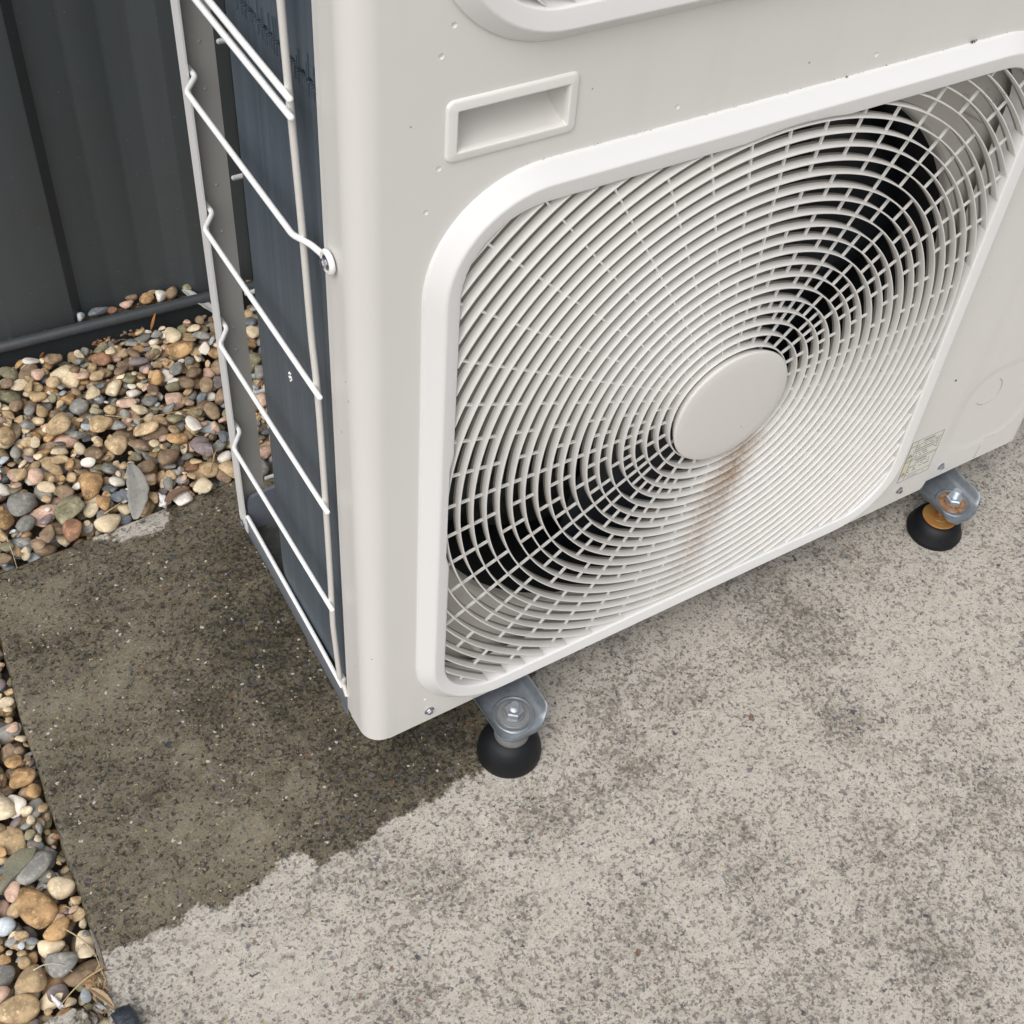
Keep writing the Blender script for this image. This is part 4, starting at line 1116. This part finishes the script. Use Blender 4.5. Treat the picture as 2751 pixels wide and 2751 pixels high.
# fine debris in the lower left joint
rng_ = random.Random(12); bm = bmesh.new()
for _ in range(120):
    u = rng_.random(); c = Vector((-.292-.013*u+rng_.uniform(-1, 1)*.006, -.052-.042*u+rng_.uniform(-1, 1)*.004, -.004+rng_.uniform(0, .008))); a = rng_.uniform(-2.4, -1.1) if rng_.random() < .7 else rng_.uniform(0, PI)
    t = Vector((math.cos(a), math.sin(a), rng_.uniform(-.3, .3))).normalized(); s_ = Vector((-t.y, t.x, rng_.uniform(-.6, .6))).normalized(); l = rng_.uniform(.0018, .0065); w = rng_.uniform(.0003, .0014)
    bm.faces.new([bm.verts.new(c+t*l), bm.verts.new(c+s_*w), bm.verts.new(c-t*l), bm.verts.new(c-s_*w)])
o = obj('joint_debris', bm, [ML_brown, ML_tan, M_soil], kind='stuff', label='dry grass debris in the joint beside the lower left of the slab', category='debris')
for f in o.data.polygons: f.material_index = rng_.choice((0, 1, 1, 1, 2))

M_straw = m_simple('straw', (.52, .40, .22), .6, var=.4, sc=60); M_straw2 = m_simple('pale_stalk', (.58, .54, .44), .6, var=.3, sc=60)
def stalk(pts, r, mat, label, taper=.4, cat='straw'):
    P_ = catmull(pts, 6); n = len(P_); bm = bmesh.new(); tube(bm, P_, r, 6, rs=[r*(1-(1-taper)*i/(n-1)) for i in range(n)])
    return obj('dry_stalk', bm, mat, smooth=60, label=label, category=cat)
def p3(l, z): return [(x, y, z+.0025*math.sin(PI*i/(len(l)-1))) for i, (x, y) in enumerate(l)]
stalk(p3([(-.3057, -.006), (-.2997, -.0164), (-.2951, -.0268), (-.2921, -.0372), (-.2909, -.0464), (-.2913, -.0563), (-.291, -.0658)], .010), .0007, M_straw, 'long curved straw stalk arching over the pebbles beside the dry slab corner')
stalk(p3([(-.2900, -.0560), (-.3032, -.0585), (-.3167, -.063), (-.3325, -.0705)], .010), .0010, M_straw, 'straight thick straw stalk pointing down left across the grey stone')
stalk(p3([(-.3412, -.028), (-.3329, -.0286), (-.3254, -.0318), (-.3186, -.037), (-.313, -.0462)], .010), .0006, M_straw2, 'thin pale arched stalk over the tan stone in the left gravel')
stalk(p3([(-.3010, .019), (-.2983, .0169), (-.2953, .0125), (-.2893, .0081)], .004), .0005, M_straw, 'short hooked straw by the wet slab edge')
stalk(p3([(-.0618, .5977), (-.047, .5853), (-.0303, .5719), (-.0099, .5684), (.0209, .563), (.0485, .5595)], .018), .0006, M_straw, 'long thin stalk lying across the pebbles left of the unit post')
stalk(p3([(.0246, .567), (.0296, .557), (.0301, .5299)], .017), .0006, M_straw, 'short stalk crossing under the long one near the unit post')
stalk(p3([(-.2185, .4684), (-.2197, .4405), (-.2214, .422)], .008), .0006, M_straw2, 'pale stalk at the left frame edge by the slab rear corner')
stalk(p3([(-.114, .4535), (-.1011, .4558), (-.0864, .4632)], .010), .0008, M_straw, 'short tan stalk left of the big grey leaf')
stalk([(.0147, .4586, .012), (.0256, .4722, .017), (.0291, .4865, .020)], .0011, ML_tan, 'forked tan twig on grey pebbles beside the unit post', .5, 'twig')
stalk([(.0256, .4722, .017), (.0300, .4780, .020), (.0335, .4815, .022)], .0009, ML_tan, 'small side shoot of the forked tan twig', .5, 'twig')

def rock(name, pts, z0, z1, mat, label, cat='stone', top_in=.85, seed=1, rough=.0008):
    """an irregular stone from a plan outline, with its real thickness"""
    rng = random.Random(seed); P_ = []
    n = len(pts)
    for i in range(n):
        a, b = pts[i], pts[(i+1) % n]
        for k in range(4): P_.append((a[0]+(b[0]-a[0])*k/4+rng.uniform(-1, 1)*rough, a[1]+(b[1]-a[1])*k/4+rng.uniform(-1, 1)*rough))
    cx = sum(p[0] for p in P_)/len(P_); cy = sum(p[1] for p in P_)/len(P_); loops = []
    for f, z in ((.93, z0), (1, z0+(z1-z0)*.35), (.985, z0+(z1-z0)*.75), (.5+top_in*.5, z1-(z1-z0)*.08), (top_in, z1), (top_in*.5, z1+(z1-z0)*.03)):
        loops.append([(cx+(x-cx)*f, cy+(y-cy)*f, z+rng.uniform(-1, 1)*rough*.7) for x, y in P_])
    V, F = loops_mesh(loops); m = len(P_); F.append(tuple(range((len(loops)-1)*m, len(loops)*m))); F.append(tuple(range(m))[::-1])
    return obj(name, (V, F), mat, smooth=50, label=label, category=cat)
def m_rock(name, c1, c2, rough=.6):
    s = N(name); p = s.pos(); n = s.noise(p, 60, 6, .7); n2 = s.noise(p, 330, 4, .7)
    c = s.mix(s.ramp(n, [(.4, 0), (.65, 1)]), c1, c2); c = s.mix(s.ramp(n2, [(.55, 0), (.7, .6)]), c, tuple(x*.45 for x in c1))
    s.set(color=c, rough=rough); s.bump(s.math('ADD', n, n2), .6, .0015); return s.m
rock('concrete_chunk', [(-.385, -.0850), (-.358, -.0755), (-.3354, -.0765), (-.3214, -.0762), (-.3130, -.0820), (-.3110, -.0910), (-.3125, -.1030), (-.32, -.135), (-.375, -.140)], -.030, .0120, M_conc, 'broken lump of grey concrete lying in the gravel at the bottom left', 'concrete lump', .88, 2, .0012)
rock('dark_stone', [(-.2975, -.1000), (-.2905, -.0965), (-.2810, -.0985), (-.2785, -.1050), (-.2778, -.1180), (-.2830, -.1260), (-.2930, -.1250), (-.2975, -.1120)], .0005, .0160, m_rock('wet_black_stone', (.020, .026, .036), (.045, .055, .07), .32), 'blue-black faceted stone on the slab at the bottom edge', 'stone', .62, 3, .0006)
rock('flat_stone', [(-.352, .0640), (-.3417, .0700), (-.3324, .0899), (-.3167, .0951), (-.3033, .0887), (-.3093, .0792), (-.3301, .0690), (-.3450, .0600)], -.002, .0055, m_rock('olive_slate', (.24, .225, .15), (.17, .165, .125)), 'flat greenish-grey slate shard at the left edge of the picture', 'stone', .93, 4, .0004)
M_white = m_simple('white_chip', (.78, .78, .80), .4, var=.1)
rock('white_chip', [(-.3360, -.0545), (-.3330, -.0575), (-.3300, -.0640), (-.3290, -.0695), (-.3330, -.0700), (-.3345, -.0640)], .0, .0075, M_white, 'white angular chip between grey stones just above the concrete lump', 'stone chip', .5, 5, .0006)
rock('white_chip', [(-.0500, .4560), (-.0430, .4470), (-.0450, .4380), (-.0500, .4310), (-.0520, .4400)], .006, .0130, M_white, 'white scrap beside the big grey leaf at the slab edge', 'scrap', .6, 6, .0008)
rock('bark_strip', [(-.2880, -.0100), (-.2850, -.0120), (-.2850, -.0300), (-.2880, -.0520), (-.2905, -.0530), (-.2890, -.0300)], -.004, .0008, m_rock('grey_bark', (.30, .275, .23), (.20, .18, .15)), 'thin grey bark strip in the joint along the slab edge', 'bark', .6, 7, .0006)

# grime flecks: along the top seam of the lower grille frame and on the upper-right rings
rng_ = random.Random(31); bm = bmesh.new()
def flake(c, l, w, yy=-.0012):
    a = rng_.uniform(0, PI); c = Vector(c); t = Vector((math.cos(a), rng_.uniform(-.25, .25), math.sin(a))); n_ = Vector((-t.z, 0, t.x))
    vs_ = [bm.verts.new(c+t*l), bm.verts.new(c+n_*w+Vector((0, -.0004, 0))), bm.verts.new(c-t*l), bm.verts.new(c-n_*w)]; bm.faces.new(vs_)
for _ in range(80):
    x = rng_.uniform(.12, .63)**1.0; flake((x, -.0006, .7066+rng_.uniform(-.0004, .0010)), rng_.uniform(.0002, .0009), rng_.uniform(.00015, .0004))
for cx_, cz_, k_, sp_ in ((.5440, .7075, 14, .0032), (.4090, .7068, 4, .0012)):
    for _ in range(k_): flake((cx_+rng_.uniform(-1, 1)*sp_, -.0016, cz_+rng_.uniform(-.2, 1)*sp_*.5), rng_.uniform(.0006, .0020), rng_.uniform(.0003, .0009))
for cx_, cz_ in ((.5735, .6600), (.5465, .6625), (.5960, .6555), (.5860, .6470)):
    for _ in range(9): flake((cx_+rng_.uniform(-1, 1)*.004, -.0100, cz_+rng_.uniform(-1, 1)*.004), rng_.uniform(.0005, .0017), rng_.uniform(.0002, .0006))
M_grime = m_simple('grime_brown', (.13, .095, .07), .9, var=.5, sc=400)
part('grime_flecks', bm, M_grime, AC, kind='stuff')
